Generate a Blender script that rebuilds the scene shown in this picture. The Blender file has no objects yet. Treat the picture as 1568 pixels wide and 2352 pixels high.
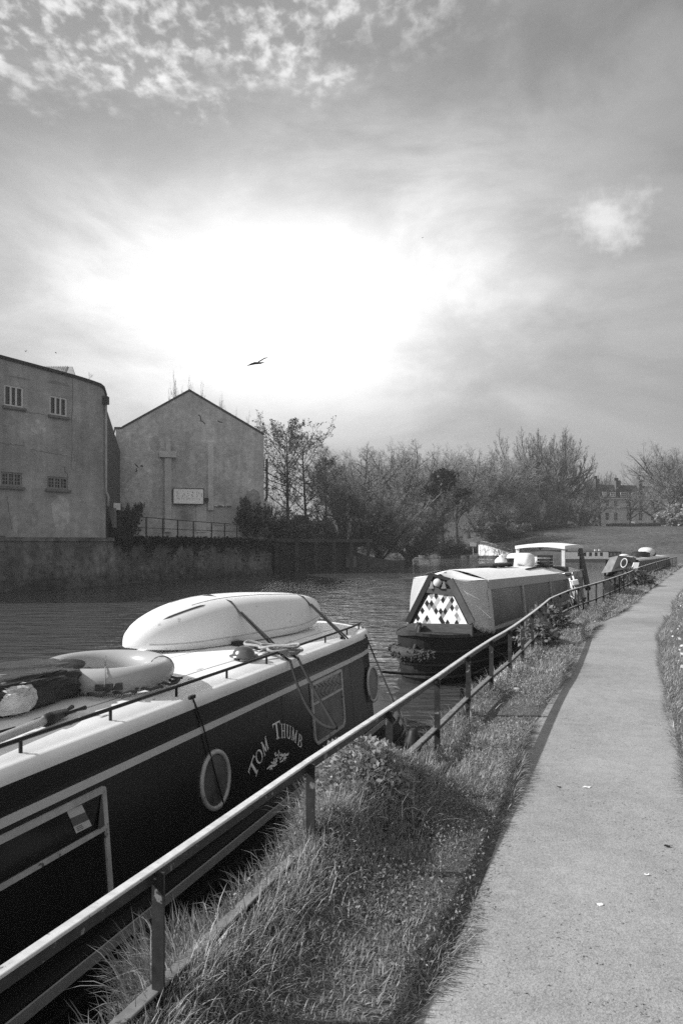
import bpy, math, random
import numpy as np
from mathutils import Vector

# ------------------------------------------------------------------ frame of reference
# The photograph was measured at 1568 x 2352; water level is z = 0, the eye is at z = 2.75.
F, CX, HY, ZC = 1697.0, 784.0, 1245.0, 2.75
def P(x, y, z):
    Y = (ZC - z) * F / (y - HY)
    return ((x - CX) / F * Y, Y, z)
def Q(x, y, Y):
    return ((x - CX) / F * Y, Y, ZC - (y - HY) / F * Y)

SKYK = 1.36
GK = 1.0
HAZE = 0.0008
scene = bpy.context.scene
COL = scene.collection
rad = math.radians

def vadd(a, b): return (a[0]+b[0], a[1]+b[1], a[2]+b[2])
def vsub(a, b): return (a[0]-b[0], a[1]-b[1], a[2]-b[2])
def vmul(a, k): return (a[0]*k, a[1]*k, a[2]*k)
def vlen(a): return math.sqrt(a[0]**2+a[1]**2+a[2]**2)
def vnorm(a):
    l = vlen(a) or 1.0
    return (a[0]/l, a[1]/l, a[2]/l)
def vcross(a, b): return (a[1]*b[2]-a[2]*b[1], a[2]*b[0]-a[0]*b[2], a[0]*b[1]-a[1]*b[0])
def vdot(a, b): return a[0]*b[0]+a[1]*b[1]+a[2]*b[2]
def lerp(a, b, t): return tuple(a[i]+(b[i]-a[i])*t for i in range(len(a)))

# ------------------------------------------------------------------ objects
OFF = {}
def thing(name, label, cat, loc, group=None):
    o = bpy.data.objects.new(name, None)
    COL.objects.link(o)
    o.location = loc
    o.empty_display_size = 0.2
    o['label'] = label; o['category'] = cat
    if group: o['group'] = group
    OFF[o.name] = tuple(loc)
    return o

class MB:
    def __init__(s):
        s.v = []; s.f = []; s.m = []
    def add(s, vs, fs, mi=0):
        b = len(s.v)
        s.v.extend(vs)
        for f in fs:
            s.f.append(tuple(i+b for i in f)); s.m.append(mi)
        return b
    def poly(s, pts, mi=0):
        s.add(list(pts), [tuple(range(len(pts)))], mi)
    def box(s, o, a, b, c, mi=0):
        """corner o and three edge vectors"""
        p = [o, vadd(o,a), vadd(vadd(o,a),b), vadd(o,b)]
        q = [vadd(x,c) for x in p]
        fs = [(3,2,1,0),(4,5,6,7),(0,1,5,4),(1,2,6,5),(2,3,7,6),(3,0,4,7)]
        if vdot(vcross(a,b),c) < 0: fs = [tuple(reversed(f)) for f in fs]
        s.add(p+q, fs, mi)
    def cbox(s, c, a, b, d, mi=0):
        """centre and three half vectors"""
        o = vsub(vsub(vsub(c,a),b),d)
        s.box(o, vmul(a,2), vmul(b,2), vmul(d,2), mi)
    def prism(s, pts, ext, mi=0):
        """closed outline pts swept along ext"""
        n = len(pts)
        q = [vadd(p,ext) for p in pts]
        b = s.add(list(pts)+q, [], mi)
        s.f.append(tuple(range(b+n-1,b-1,-1))); s.m.append(mi)
        s.f.append(tuple(range(b+n,b+2*n))); s.m.append(mi)
        for i in range(n):
            j=(i+1)%n
            s.f.append((b+i,b+j,b+n+j,b+n+i)); s.m.append(mi)
    def tube(s, pts, r, n=6, caps=True, mi=0, closed=False):
        k = len(pts)
        rs = r if isinstance(r,(list,tuple)) else [r]*k
        prev = None; base = len(s.v)
        for i,p in enumerate(pts):
            if closed: d = vsub(pts[(i+1)%k], pts[i-1])
            else: d = vsub(pts[min(i+1,k-1)], pts[max(i-1,0)])
            d = vnorm(d)
            if prev is None:
                h = (0,0,1) if abs(d[2])<0.9 else (1,0,0)
                x = vnorm(vcross(h,d))
            else:
                x = vsub(prev, vmul(d, vdot(prev,d)))
                x = vnorm(x) if vlen(x)>1e-6 else vnorm(vcross((1,0,0),d))
            prev = x
            y = vcross(d,x)
            for j in range(n):
                a = 2*math.pi*j/n
                s.v.append(vadd(p, vadd(vmul(x,rs[i]*math.cos(a)), vmul(y,rs[i]*math.sin(a)))))
        rng = k if closed else k-1
        for i in range(rng):
            i2 = (i+1)%k
            for j in range(n):
                j2=(j+1)%n
                s.f.append((base+i*n+j, base+i*n+j2, base+i2*n+j2, base+i2*n+j)); s.m.append(mi)
        if caps and not closed:
            s.f.append(tuple(base+j for j in range(n-1,-1,-1))); s.m.append(mi)
            s.f.append(tuple(base+(k-1)*n+j for j in range(n))); s.m.append(mi)
    def rings(s, rings, closed=True, caps=(True,True), mi=0):
        n=len(rings[0]); base=len(s.v)
        for r in rings: s.v.extend(r)
        for i in range(len(rings)-1):
            for j in range(n if closed else n-1):
                j2=(j+1)%n
                s.f.append((base+i*n+j, base+i*n+j2, base+(i+1)*n+j2, base+(i+1)*n+j)); s.m.append(mi)
        if caps[0]: s.f.append(tuple(base+j for j in range(n-1,-1,-1))); s.m.append(mi)
        if caps[1]: s.f.append(tuple(base+(len(rings)-1)*n+j for j in range(n))); s.m.append(mi)
    def build(s, name, mats, parent=None, smooth=False, off=None, bevel=0, subsurf=0):
        if off is None:
            off = OFF.get(parent.name,(0,0,0)) if parent else (0,0,0)
        me = bpy.data.meshes.new(name)
        me.from_pydata([(v[0]-off[0],v[1]-off[1],v[2]-off[2]) for v in s.v], [], s.f)
        if not isinstance(mats,(list,tuple)): mats=[mats]
        for m in mats: me.materials.append(m)
        if len(mats)>1: me.polygons.foreach_set('material_index', s.m)
        if smooth: me.polygons.foreach_set('use_smooth',[True]*len(s.f))
        me.update()
        o = bpy.data.objects.new(name, me)
        COL.objects.link(o)
        if parent: o.parent = parent
        else: o.location = off
        OFF[o.name] = tuple(off)
        if bevel:
            b=o.modifiers.new('bevel','BEVEL'); b.width=bevel; b.segments=2; b.limit_method='ANGLE'; b.angle_limit=rad(40)
        if subsurf:
            b=o.modifiers.new('sub','SUBSURF'); b.levels=subsurf; b.render_levels=subsurf
        return o
    def solo(s, name, mats, label, cat, group=None, **k):
        xs=[v[0] for v in s.v]; ys=[v[1] for v in s.v]; zs=[v[2] for v in s.v]
        off=((min(xs)+max(xs))/2,(min(ys)+max(ys))/2,min(zs))
        o=s.build(name, mats, None, off=off, **k)
        o['label']=label; o['category']=cat
        if group: o['group']=group
        return o
    def struct(s, name, mats, kind='structure', **k):
        o=s.build(name, mats, None, off=(0,0,0), **k)
        o['kind']=kind
        return o

class VPl:
    """vertical plane through a ground line"""
    def __init__(s, a, b):
        s.a=a; d=(b[0]-a[0], b[1]-a[1]); s.L=math.hypot(*d); s.u=(d[0]/s.L,d[1]/s.L); s.n=(s.u[1],-s.u[0])   # n points right of travel
    def hit(s, x, y):
        k=(x-CX)/F
        t=(k*s.a[1]-s.a[0])/(s.u[0]-k*s.u[1])
        Y=s.a[1]+t*s.u[1]
        return t, ZC-(y-HY)/F*Y
    def pt(s, t, z, out=0.0):
        return (s.a[0]+t*s.u[0]+out*s.n[0], s.a[1]+t*s.u[1]+out*s.n[1], z)

# ------------------------------------------------------------------ node helpers
def mth(nt, op, a, b=None, c=None, clamp=False):
    n=nt.nodes.new('ShaderNodeMath'); n.operation=op; n.use_clamp=clamp
    for i,v in enumerate((a,b,c)):
        if v is None: continue
        if isinstance(v,(int,float)): n.inputs[i].default_value=v
        else: nt.links.new(v,n.inputs[i])
    return n.outputs[0]
def smooth(nt, v, a, b, lo=0.0, hi=1.0):
    n=nt.nodes.new('ShaderNodeMapRange'); n.interpolation_type='SMOOTHSTEP'
    nt.links.new(v,n.inputs[0])
    if a<=b:
        vals=(a,b,lo,hi)
    else:
        vals=(b,a,hi,lo)
    for i,x in enumerate(vals): n.inputs[i+1].default_value=x
    return n.outputs[0]
def linmap(nt, v, a, b, lo, hi):
    n=nt.nodes.new('ShaderNodeMapRange'); nt.links.new(v,n.inputs[0])
    for i,x in enumerate((a,b,lo,hi)): n.inputs[i+1].default_value=x
    return n.outputs[0]
def noise(nt, vec, scale, detail=4, rough=.55, dist=0.0):
    n=nt.nodes.new('ShaderNodeTexNoise'); nt.links.new(vec,n.inputs['Vector'])
    n.inputs['Scale'].default_value=scale; n.inputs['Detail'].default_value=detail
    n.inputs['Roughness'].default_value=rough; n.inputs['Distortion'].default_value=dist
    return n.outputs['Fac']
def mapping(nt, vec, scale=(1,1,1), rot=(0,0,0), loc=(0,0,0)):
    n=nt.nodes.new('ShaderNodeMapping'); nt.links.new(vec,n.inputs[0])
    n.inputs['Scale'].default_value=scale; n.inputs['Rotation'].default_value=rot; n.inputs['Location'].default_value=loc
    return n.outputs[0]
def newmat(name):
    m=bpy.data.materials.new(name); m.use_nodes=True
    nt=m.node_tree; nt.nodes.clear()
    out=nt.nodes.new('ShaderNodeOutputMaterial')
    return m,nt,out
def principled(nt,out,col=None,rough=.6,spec=.5,metal=0.0):
    b=nt.nodes.new('ShaderNodeBsdfPrincipled')
    if isinstance(col,(int,float)): b.inputs['Base Color'].default_value=(col,col,col,1)
    elif col is not None: nt.links.new(col,b.inputs['Base Color'])
    if isinstance(rough,(int,float)): b.inputs['Roughness'].default_value=rough
    else: nt.links.new(rough,b.inputs['Roughness'])
    b.inputs['Specular IOR Level'].default_value=spec
    b.inputs['Metallic'].default_value=metal
    nt.links.new(b.outputs[0],out.inputs[0])
    return b
def bumpn(nt,b,h,strength=.3,dist=.02):
    n=nt.nodes.new('ShaderNodeBump'); n.inputs['Strength'].default_value=strength; n.inputs['Distance'].default_value=dist
    nt.links.new(h,n.inputs['Height']); nt.links.new(n.outputs[0],b.inputs['Normal'])
def grey(name, v, rough=.6, spec=.4, var=.25, scale=4.0, detail=5, bump=0.0, bscale=None, bdist=.01, metal=0.0, stretch=(1,1,1), worn=None, wscale=9.0, wthr=.62):
    """plain grey material, mottled by noise; worn = second tone showing in patches"""
    m,nt,out=newmat(name)
    tc=nt.nodes.new('ShaderNodeTexCoord').outputs['Object']
    vec=mapping(nt,tc,stretch)
    f=noise(nt,vec,scale,detail,.6)
    col=linmap(nt,f,.25,.75,v*(1-var),v*(1+var))
    if worn is not None:
        w=noise(nt,vec,wscale,6,.65)
        k=smooth(nt,w,wthr,wthr+.05)
        col=mth(nt,'ADD',mth(nt,'MULTIPLY',col,mth(nt,'SUBTRACT',1.0,k)),mth(nt,'MULTIPLY',k,worn))
    b=principled(nt,out,col,rough,spec,metal)
    if bump:
        h=noise(nt,tc,bscale or scale*4,4,.6)
        bumpn(nt,b,h,bump,bdist)
    return m
# ------------------------------------------------------------------ camera, sun, sky
cam=bpy.data.cameras.new('camera'); co=bpy.data.objects.new('camera',cam); COL.objects.link(co)
co.location=(0,0,ZC); co.rotation_euler=(rad(90),0,0)
cam.sensor_fit='VERTICAL'; cam.sensor_height=36.0; cam.sensor_width=24.0
cam.lens=36.0*F/2352.0; cam.shift_y=(HY-1176.0)/2352.0
cam.clip_start=.05; cam.clip_end=5000
scene.camera=co
vs=scene.view_settings
vs.view_transform='Standard'; vs.look='None'; vs.gamma=1.0; vs.exposure=0.32; vs.use_curve_mapping=False

SUNEL = 34.6
saz=rad(-97.0)                # to the right of +Y
SDIR=(math.sin(saz)*math.cos(rad(SUNEL)), math.cos(saz)*math.cos(rad(SUNEL)), math.sin(rad(SUNEL)))
sl=bpy.data.lights.new('sun','SUN'); sl.energy=5.0; sl.angle=rad(.5); sl.color=(1,1,1)
so=bpy.data.objects.new('sun',sl); COL.objects.link(so)
so.rotation_euler=Vector((-SDIR[0],-SDIR[1],-SDIR[2])).to_track_quat('-Z','Y').to_euler()
so.location=(0,0,60)

w=bpy.data.worlds.new('World'); scene.world=w; w.use_nodes=True
nt=w.node_tree; nt.nodes.clear()
wo=nt.nodes.new('ShaderNodeOutputWorld'); bg=nt.nodes.new('ShaderNodeBackground'); bg.inputs[1].default_value=.1
nt.links.new(bg.outputs[0],wo.inputs[0])
sky=nt.nodes.new('ShaderNodeTexSky'); sky.sky_type='NISHITA'; sky.sun_disc=False
sky.sun_elevation=rad(SUNEL); sky.sun_rotation=saz; sky.dust_density=1.5; sky.air_density=1.0; sky.ozone_density=1.0
bw=nt.nodes.new('ShaderNodeRGBToBW'); nt.links.new(sky.outputs[0],bw.inputs[0])
lum=mth(nt,'MULTIPLY',mth(nt,'POWER',bw.outputs[0],.3),SKYK)
tcw=nt.nodes.new('ShaderNodeTexCoord').outputs['Generated']
sep=nt.nodes.new('ShaderNodeSeparateXYZ'); nt.links.new(tcw,sep.inputs[0])
dx,dy,dz=sep.outputs
zc=mth(nt,'MAXIMUM',dz,.06)
px=mth(nt,'DIVIDE',dx,zc); py=mth(nt,'DIVIDE',dy,zc)
cmb=nt.nodes.new('ShaderNodeCombineXYZ'); nt.links.new(px,cmb.inputs[0]); nt.links.new(py,cmb.inputs[1])
pv=cmb.outputs[0]                               # where the sight line meets a level cloud sheet
front=smooth(nt,dy,.05,.4)
# thin bright veil of cloud ahead; the sun stands off to the left
def dist_to(d,sc):
    n=nt.nodes.new('ShaderNodeVectorMath'); n.operation='SUBTRACT'; nt.links.new(tcw,n.inputs[0]); n.inputs[1].default_value=d
    n2=nt.nodes.new('ShaderNodeVectorMath'); n2.operation='MULTIPLY'; nt.links.new(n.outputs[0],n2.inputs[0]); n2.inputs[1].default_value=sc
    n3=nt.nodes.new('ShaderNodeVectorMath'); n3.operation='LENGTH'; nt.links.new(n2.outputs[0],n3.inputs[0])
    return n3.outputs['Value']
def ddir(x,y): return vnorm((x-CX,F,HY-y))
def gauss(d,s):
    q=mth(nt,'DIVIDE',d,s)
    return mth(nt,'EXPONENT',mth(nt,'MULTIPLY',mth(nt,'MULTIPLY',q,q),-1.0))
cv_=mapping(nt,tcw,(2.2,2.2,5.5),(0,rad(9),0))
wisp=noise(nt,cv_,1.35,10,.60,.35)
wisp2=noise(nt,mapping(nt,tcw,(1.6,1.6,4.2),(0,rad(-6),0),(3,1,0)),1.2,6,.55,.2)
wn=mth(nt,'SUBTRACT',wisp,.5)
d1=dist_to(ddir(630,665),(.62,1,1.25))
d1=mth(nt,'ADD',d1,mth(nt,'MULTIPLY',wn,-.09))
tex=mth(nt,'ADD',.74,mth(nt,'MULTIPLY',smooth(nt,wisp,.32,.68),.52))
veil=mth(nt,'MULTIPLY',mth(nt,'MULTIPLY',gauss(d1,.165),5.6),tex)
d2=dist_to(ddir(600,770),(.50,1,1.0))
d2=mth(nt,'ADD',d2,mth(nt,'MULTIPLY',wn,-.07))
veil=mth(nt,'ADD',veil,mth(nt,'MULTIPLY',mth(nt,'MULTIPLY',gauss(d2,.30),2.9),tex))
core=dist_to(ddir(660,690),(.62,1,1.2)); veil=mth(nt,'ADD',veil,mth(nt,'ADD',mth(nt,'MULTIPLY',gauss(core,.10),5.5),mth(nt,'MULTIPLY',gauss(core,.052),30.0)))  # hot core added unseen inside the white veil to make glints on the water
# soft high cloud
hi=smooth(nt,dz,.12,.30)
streak=mth(nt,'MULTIPLY',smooth(nt,wisp,.43,.70),smooth(nt,wisp2,.40,.60))
streak=mth(nt,'MULTIPLY',streak,mth(nt,'MULTIPLY',hi,.8))
# dappled bank of small cloudlets, upper left
warp=noise(nt,pv,2.6,5,.6)
ww=mth(nt,'MULTIPLY',mth(nt,'SUBTRACT',warp,.5),.8)
my=smooth(nt,mth(nt,'ADD',py,ww),1.70,1.52)
mx=smooth(nt,mth(nt,'ADD',mth(nt,'ADD',px,mth(nt,'MULTIPLY',py,.9)),ww),1.56,1.20)
bank=mth(nt,'MULTIPLY',mth(nt,'MULTIPLY',my,mx),front)
q1=mapping(nt,pv,(1.0,.70,1),(0,0,rad(22)))
cl1=noise(nt,q1,25,3,.5,.2)
cl2=noise(nt,mapping(nt,pv,(1.0,.75,1),(0,0,rad(22)),(4,2,0)),62,3,.6,.2)
patch=noise(nt,mapping(nt,pv,(1.2,.7,1),(0,0,rad(22))),5.5,3,.5)
cc_=mth(nt,'ADD',mth(nt,'ADD',mth(nt,'MULTIPLY',cl1,.74),mth(nt,'MULTIPLY',cl2,.18)),mth(nt,'MULTIPLY',mth(nt,'SUBTRACT',patch,.5),.42))
cells=smooth(nt,cc_,.385,.635)
cells=mth(nt,'MULTIPLY',cells,bank)
dapple=mth(nt,'ADD',mth(nt,'MULTIPLY',cells,4.3),mth(nt,'MULTIPLY',bank,.45))
# one small puff on the right
d3=dist_to(ddir(1400,503),(1.0,1,1.6))
pn=mth(nt,'SUBTRACT',noise(nt,tcw,22,6,.62),.5)
d3=mth(nt,'ADD',d3,mth(nt,'MULTIPLY',pn,.125))
puff=mth(nt,'MULTIPLY',smooth(nt,d3,.060,.008),3.0)
# unseen broken cloud added behind the viewer as fill light on the facades
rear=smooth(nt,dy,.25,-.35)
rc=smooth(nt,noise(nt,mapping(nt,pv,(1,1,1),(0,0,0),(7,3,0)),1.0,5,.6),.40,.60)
rear_fill=mth(nt,'MULTIPLY',mth(nt,'MULTIPLY',rear,smooth(nt,dz,-.02,.08)),mth(nt,'ADD',1.0,mth(nt,'MULTIPLY',rc,3.0)))
tot=mth(nt,'ADD',lum,rear_fill)
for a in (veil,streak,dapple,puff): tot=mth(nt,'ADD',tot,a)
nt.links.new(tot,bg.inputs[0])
# ------------------------------------------------------------------ the near bank: rail, verge, path
def interp(pts, y):
    if y<=pts[0][0]:
        a,b=pts[0],pts[1]
    elif y>=pts[-1][0]:
        a,b=pts[-2],pts[-1]
    else:
        for i in range(len(pts)-1):
            if pts[i][0]<=y<=pts[i+1][0]:
                a,b=pts[i],pts[i+1]; break
    return a[1]+(b[1]-a[1])*(y-a[0])/(b[0]-a[0])
RAIL=[(-2.0,-2.42),(2.545,-.636),(3.77,-.169),(4.93,.304),(6.10,.774),(7.29,1.233),(8.43,1.69),(9.44,2.13),(10.5,2.55),(11.58,2.97),(12.57,3.35),
      (14.74,4.16),(17.2,5.3),(19.1,6.35),(22.0,7.9),(27.3,10.6),(33.0,13.3),(41,17.4),(50.9,22.6),(58,26.4)]
PL=[(-3,-1.9),(0,-.72),(2.68,.254),(3.03,.44),(3.63,.675),(4.37,.94),(5.3,1.26),(6.67,1.70),(9.4,2.83),(12.5,4.02),(15.9,5.6),(18.4,7.0),(24.75,10.15),(39.6,17.6),(57,26.3),(70,34),(100,54)]
PR=[(-3,-.4),(0,.52),(2.68,1.46),(4.37,2.14),(6.53,2.95),(9.43,4.12),(13.2,5.66),(17.5,7.75),(24.75,11.35),(39.6,19.1),(57,28.0),(70,35.9),(100,56.2)]
def rail_x(y): return interp(RAIL,y)
def pl_x(y): return interp(PL,y)
def pr_x(y): return interp(PR,y)
def edge_x(y): return rail_x(y)-.17 if y<52 else rail_x(52)-.17+(y-52)*.42
ZG=1.0
ys=[-6+.5*i for i in range(0,117)]+[54,56,58,62,68,76,86,98,112]
def gz(x,y):
    """height of the near bank's turf"""
    v=.025*math.sin(x*2.1+y*.7)+.02*math.sin(y*1.9-x*1.3)
    if y<6.5:
        v+=.11*math.exp(-((x-rail_x(y)-.10)/.30)**2)*max(0,min(1,(5.9-y)/1.0))
    return ZG+v
m=MB(); rows=[]
for y in ys:
    e=edge_x(y); a=pl_x(y); b=pr_x(y)
    row=[(e,y,-1.2),(e+.0,y,.55),(e+.05,y,.82),(e+.10,y,ZG-.05)]
    for t in (.12,.25,.38,.5,.62,.75): 
        x=e+.10+(a-.02-e-.10)*t; row.append((x,y,gz(x,y)+.02))
    row+=[(a-.02,y,ZG+.012),(a+.06,y,ZG-.03),(b-.06,y,ZG-.03),(b+.02,y,ZG+.012),(b+.5,y,ZG+.05),(b+2,y,ZG+.12),(b+8,y,ZG+.3),(b+30,y,ZG+.5),(b+400,y,ZG+.5)]
    rows.append(row)
m.rings(rows,closed=False,caps=(False,False))
mt,nt,out=newmat('turf_soil')
tc=nt.nodes.new('ShaderNodeTexCoord').outputs['Object']
n1=noise(nt,tc,1.6,6,.6); n2=noise(nt,tc,23,6,.7)
c=mth(nt,'ADD',linmap(nt,n1,.3,.7,.09,.15),linmap(nt,n2,.35,.7,-.04,.08))
b_=principled(nt,out,c,.95,.1); bumpn(nt,b_,n2,1.0,.05)
M_TURF=mt
m.struct('ground',M_TURF,smooth=True)

# asphalt path, a sheet on the turf
m=MB(); rows=[]
for y in ys:
    a=pl_x(y)-.10; b=pr_x(y)+.10
    rows.append([(a+(b-a)*t,y,ZG+.004+.012*math.sin(math.pi*t)) for t in (0,.2,.4,.6,.8,1)])
m.rings(rows,closed=False,caps=(False,False))
mt,nt,out=newmat('asphalt_path')
tc=nt.nodes.new('ShaderNodeTexCoord').outputs['Object']
big=noise(nt,tc,.55,7,.68); mid=noise(nt,tc,7,5,.65)
v1=nt.nodes.new('ShaderNodeTexVoronoi'); v1.inputs['Scale'].default_value=170; nt.links.new(tc,v1.inputs['Vector'])
vc=nt.nodes.new('ShaderNodeRGBToBW'); nt.links.new(v1.outputs['Color'],vc.inputs[0])
chip=linmap(nt,vc.outputs[0],.2,.8,-.065,.06)
pit=noise(nt,tc,48,4,.7)
pitk=smooth(nt,noise(nt,tc,1.3,4,.6),.35,.65,.0,.06)
dark=smooth(nt,mth(nt,'SUBTRACT',pit,pitk),.36,.29,0,.20)
lite=smooth(nt,noise(nt,tc,71,3,.6),.70,.74,0,.10)
col=mth(nt,'ADD',linmap(nt,big,.3,.7,.22,.33),linmap(nt,mid,.3,.7,-.03,.03))
col=mth(nt,'ADD',mth(nt,'ADD',col,chip),mth(nt,'SUBTRACT',lite,dark))
b_=principled(nt,out,col,.9,.2)
hh=mth(nt,'ADD',mth(nt,'MULTIPLY',v1.outputs['Distance'],.6),mth(nt,'MULTIPLY',pit,.9))
bumpn(nt,b_,hh,.35,.005)
m.struct('path',mt,smooth=True)

# river bed sheet far below everything, then the water sheet
mt=grey('river_bed',.03,.9)
m=MB(); m.poly([(-420,-60,-1.3),(620,-60,-1.3),(620,420,-1.3),(-420,420,-1.3)]); m.struct('river_bed',mt)
mt,nt,out=newmat('river_water')
tc=nt.nodes.new('ShaderNodeTexCoord').outputs['Object']
rip=noise(nt,mapping(nt,tc,(.65,1.35,1),(0,0,rad(-14))),2.6,3,.5,.3)
rip2=noise(nt,mapping(nt,tc,(.6,1.4,1),(0,0,rad(12)),(5,2,0)),1.25,2,.5,.2)
fine=noise(nt,tc,11,2,.5)
calm=smooth(nt,noise(nt,mapping(nt,tc,(1,.35,1)),.16,4,.5),.36,.62,.45,1.25)
h=mth(nt,'ADD',mth(nt,'ADD',mth(nt,'MULTIPLY',rip,.8),mth(nt,'MULTIPLY',rip2,1.7)),mth(nt,'MULTIPLY',fine,.07))
h=mth(nt,'MULTIPLY',h,calm)
b_=principled(nt,out,.06,.05,.5); b_.inputs['IOR'].default_value=1.33
bumpn(nt,b_,h,1.0,.085)
M_WATER=mt
m=MB(); m.poly([(-420,-60,0),(620,-60,0),(620,420,0),(-420,420,0)])
m.struct('river_water',mt)

# ------------------------------------------------------------------ far land
def sheet(name, edge, inner, mat, n=14):
    """land between a water edge (list of xyz) and an inner line, dropping below water at the edge"""
    m=MB(); rows=[]
    for e,i in zip(edge,inner):
        row=[(e[0],e[1],-1.1)]
        for k in range(n+1):
            t=k/n
            x=e[0]+(i[0]-e[0])*t; y=e[1]+(i[1]-e[1])*t
            s=t*t*(3-2*t)
            z=e[2]+(i[2]-e[2])*(s*.6+t*.4)
            row.append((x,y,z+.10*math.sin(x*.5+1)*math.sin(y*.43)))
        rows.append(row)
    m.rings(rows,closed=False,caps=(False,False))
    return m
mt,nt,out=newmat('meadow_grass')
tc=nt.nodes.new('ShaderNodeTexCoord').outputs['Object']
n1=noise(nt,tc,.12,6,.65); n2=noise(nt,mapping(nt,tc,(1,1,.5)),1.3,7,.75)
c=mth(nt,'ADD',linmap(nt,n1,.3,.7,.06,.125),linmap(nt,n2,.3,.7,-.05,.065))
b_=principled(nt,out,c,.95,.1); bumpn(nt,b_,n2,1.0,.5)
M_MEADOW=mt
edge=[(9.5,140,.3),(16,134,.35),(21,131,.4),(26.6,118,.4),(32,110,.4),(39,106,.4),(46,100,.5),(52,94,.8),(64,86,1.1),(90,78,1.3),(180,60,1.4),(420,20,1.4)]
inner=[(4,172,2.6),(17,170,2.7),(26,160,4.4),(36,156,5.6),(44,152,5.9),(50,150,5.95),(58,149,5.95),(66,148,5.9),(84,146,5.9),(120,140,6.0),(240,130,6.0),(520,110,6.0)]
sheet('s',edge,inner,None).struct('hill',M_MEADOW,smooth=True)
m=MB()
back=[(4,400),(30,400),(60,400),(80,400),(100,400),(120,400),(140,400),(160,400),(190,400),(220,400),(260,400),(520,400)]
m.rings([list(inner),[(b[0],b[1],6.0) for b in back]],closed=False,caps=(False,False))
m.struct('terrain',M_MEADOW)
# left bank behind the river wall and the wharf
edge2=[(-60,-20,3.0),(-32,20,3.0),(-18.5,39.95,3.0),(-14.7,45.6,3.0),(-10.9,55.7,2.95),(-6.3,64.9,2.95),(-5.0,69.4,2.9),(-1,73.2,2.6),(2.9,76.5,1.2),(6.6,84,.4),(9.5,100,.35),(10.5,120,.3),(9.5,140,.3)]
inner2=[(-90,-10,3.0),(-60,40,3.0),(-40,60,3.0),(-32,70,3.0),(-28,78,3.0),(-20,84,3.0),(-16,88,3.0),(-12,92,3.0),(-8,98,3.0),(-4,106,3.0),(-2,125,2.8),(0,150,2.7),(4,172,2.6)]
M_BANKL=grey('bank_soil',.06,.95,var=.4,scale=1.2,bump=.6,bscale=3,bdist=.2)
sheet('s',edge2,inner2,None).struct('terrain',M_BANKL,smooth=True)
m=MB()
far2=[(-240,0),(-240,60),(-240,120),(-240,200),(-220,300),(-200,400),(-170,400),(-140,400),(-110,400),(-80,400),(-50,400),(-20,400),(4,400)]
m.rings([list(inner2),[(b[0],b[1],3.4) for b in far2]],closed=False,caps=(False,False))
m.struct('terrain',M_BANKL)

# ------------------------------------------------------------------ grass
def blade_mesh(name, base, az, lean, bend, length, width, tone, mat, kind='stuff'):
    n=len(az)
    ts=np.array([0,.36,.70,1.0]); v=np.zeros((n,7,3),np.float32)
    dirx=np.cos(az); diry=np.sin(az); sx=-diry; sy=dirx
    pos=base.copy(); prev=0.0
    wid=[1.0,.85,.55,0]
    idx=0
    for k,t in enumerate(ts):
        if k>0:
            dt=t-prev; ang=lean+bend*((t+prev)/2)
            pos=pos+np.stack([dirx*np.sin(ang),diry*np.sin(ang),np.cos(ang)],1)*(length*dt)[:,None]
        prev=t
        if k<3:
            o=np.stack([sx*width*.5*wid[k],sy*width*.5*wid[k],0*sx],1)
            v[:,idx]=pos-o; v[:,idx+1]=pos+o; idx+=2
        else: v[:,idx]=pos
    me=bpy.data.meshes.new(name)
    me.vertices.add(n*7); me.vertices.foreach_set('co',v.reshape(-1))
    b=(np.arange(n)*7)[:,None]
    loops=np.concatenate([b+np.array([[0,1,3,2]]),b+np.array([[2,3,5,4]]),b+np.array([[4,5,6]])],1).reshape(-1)
    me.loops.add(n*11); me.loops.foreach_set('vertex_index',loops.astype(np.int32))
    st=(np.arange(n)*11)[:,None]+np.array([[0,4,8]]); tot=np.tile(np.array([[4,4,3]]),(n,1))
    me.polygons.add(n*3); me.polygons.foreach_set('loop_start',st.reshape(-1).astype(np.int32))
    me.update(calc_edges=True)
    at=me.attributes.new('tone','FLOAT','POINT'); at.data.foreach_set('value',np.repeat(tone,7).astype(np.float32))
    me.polygons.foreach_set('use_smooth',np.ones(n*3,bool))
    me.materials.append(mat); me.validate()
    o=bpy.data.objects.new(name,me); COL.objects.link(o); o['kind']=kind
    return o
def blade_mat(name, trans=.5):
    m,nt,out=newmat(name)
    a=nt.nodes.new('ShaderNodeAttribute'); a.attribute_name='tone'
    d=nt.nodes.new('ShaderNodeBsdfPrincipled'); d.inputs['Roughness'].default_value=.5; d.inputs['Specular IOR Level'].default_value=.35
    t=nt.nodes.new('ShaderNodeBsdfTranslucent')
    nt.links.new(a.outputs['Fac'],d.inputs['Base Color']); nt.links.new(a.outputs['Fac'],t.inputs['Color'])
    mx=nt.nodes.new('ShaderNodeMixShader'); mx.inputs[0].default_value=trans
    nt.links.new(d.outputs[0],mx.inputs[1]); nt.links.new(t.outputs[0],mx.inputs[2]); nt.links.new(mx.outputs[0],out.inputs[0])
    return m
M_BLADE=blade_mat('grass_blade')
rng=np.random.default_rng(5)
def sinnoise(x,y,k,seed):
    r=np.random.default_rng(seed); v=np.zeros_like(x)
    for i in range(6):
        a=r.uniform(0,2*math.pi); f=k*r.uniform(.6,1.7); p=r.uniform(0,6.28)
        v+=np.sin((x*math.cos(a)+y*math.sin(a))*f+p)
    return v/3.4
pl_v=np.vectorize(pl_x); pr_v=np.vectorize(pr_x); ed_v=np.vectorize(edge_x)
MOUNDS=[(.10,4.55,.30,.34),(-.12,3.95,.22,.18),(.42,5.05,.22,.16),(-.62,2.75,.20,.06)]
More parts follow.
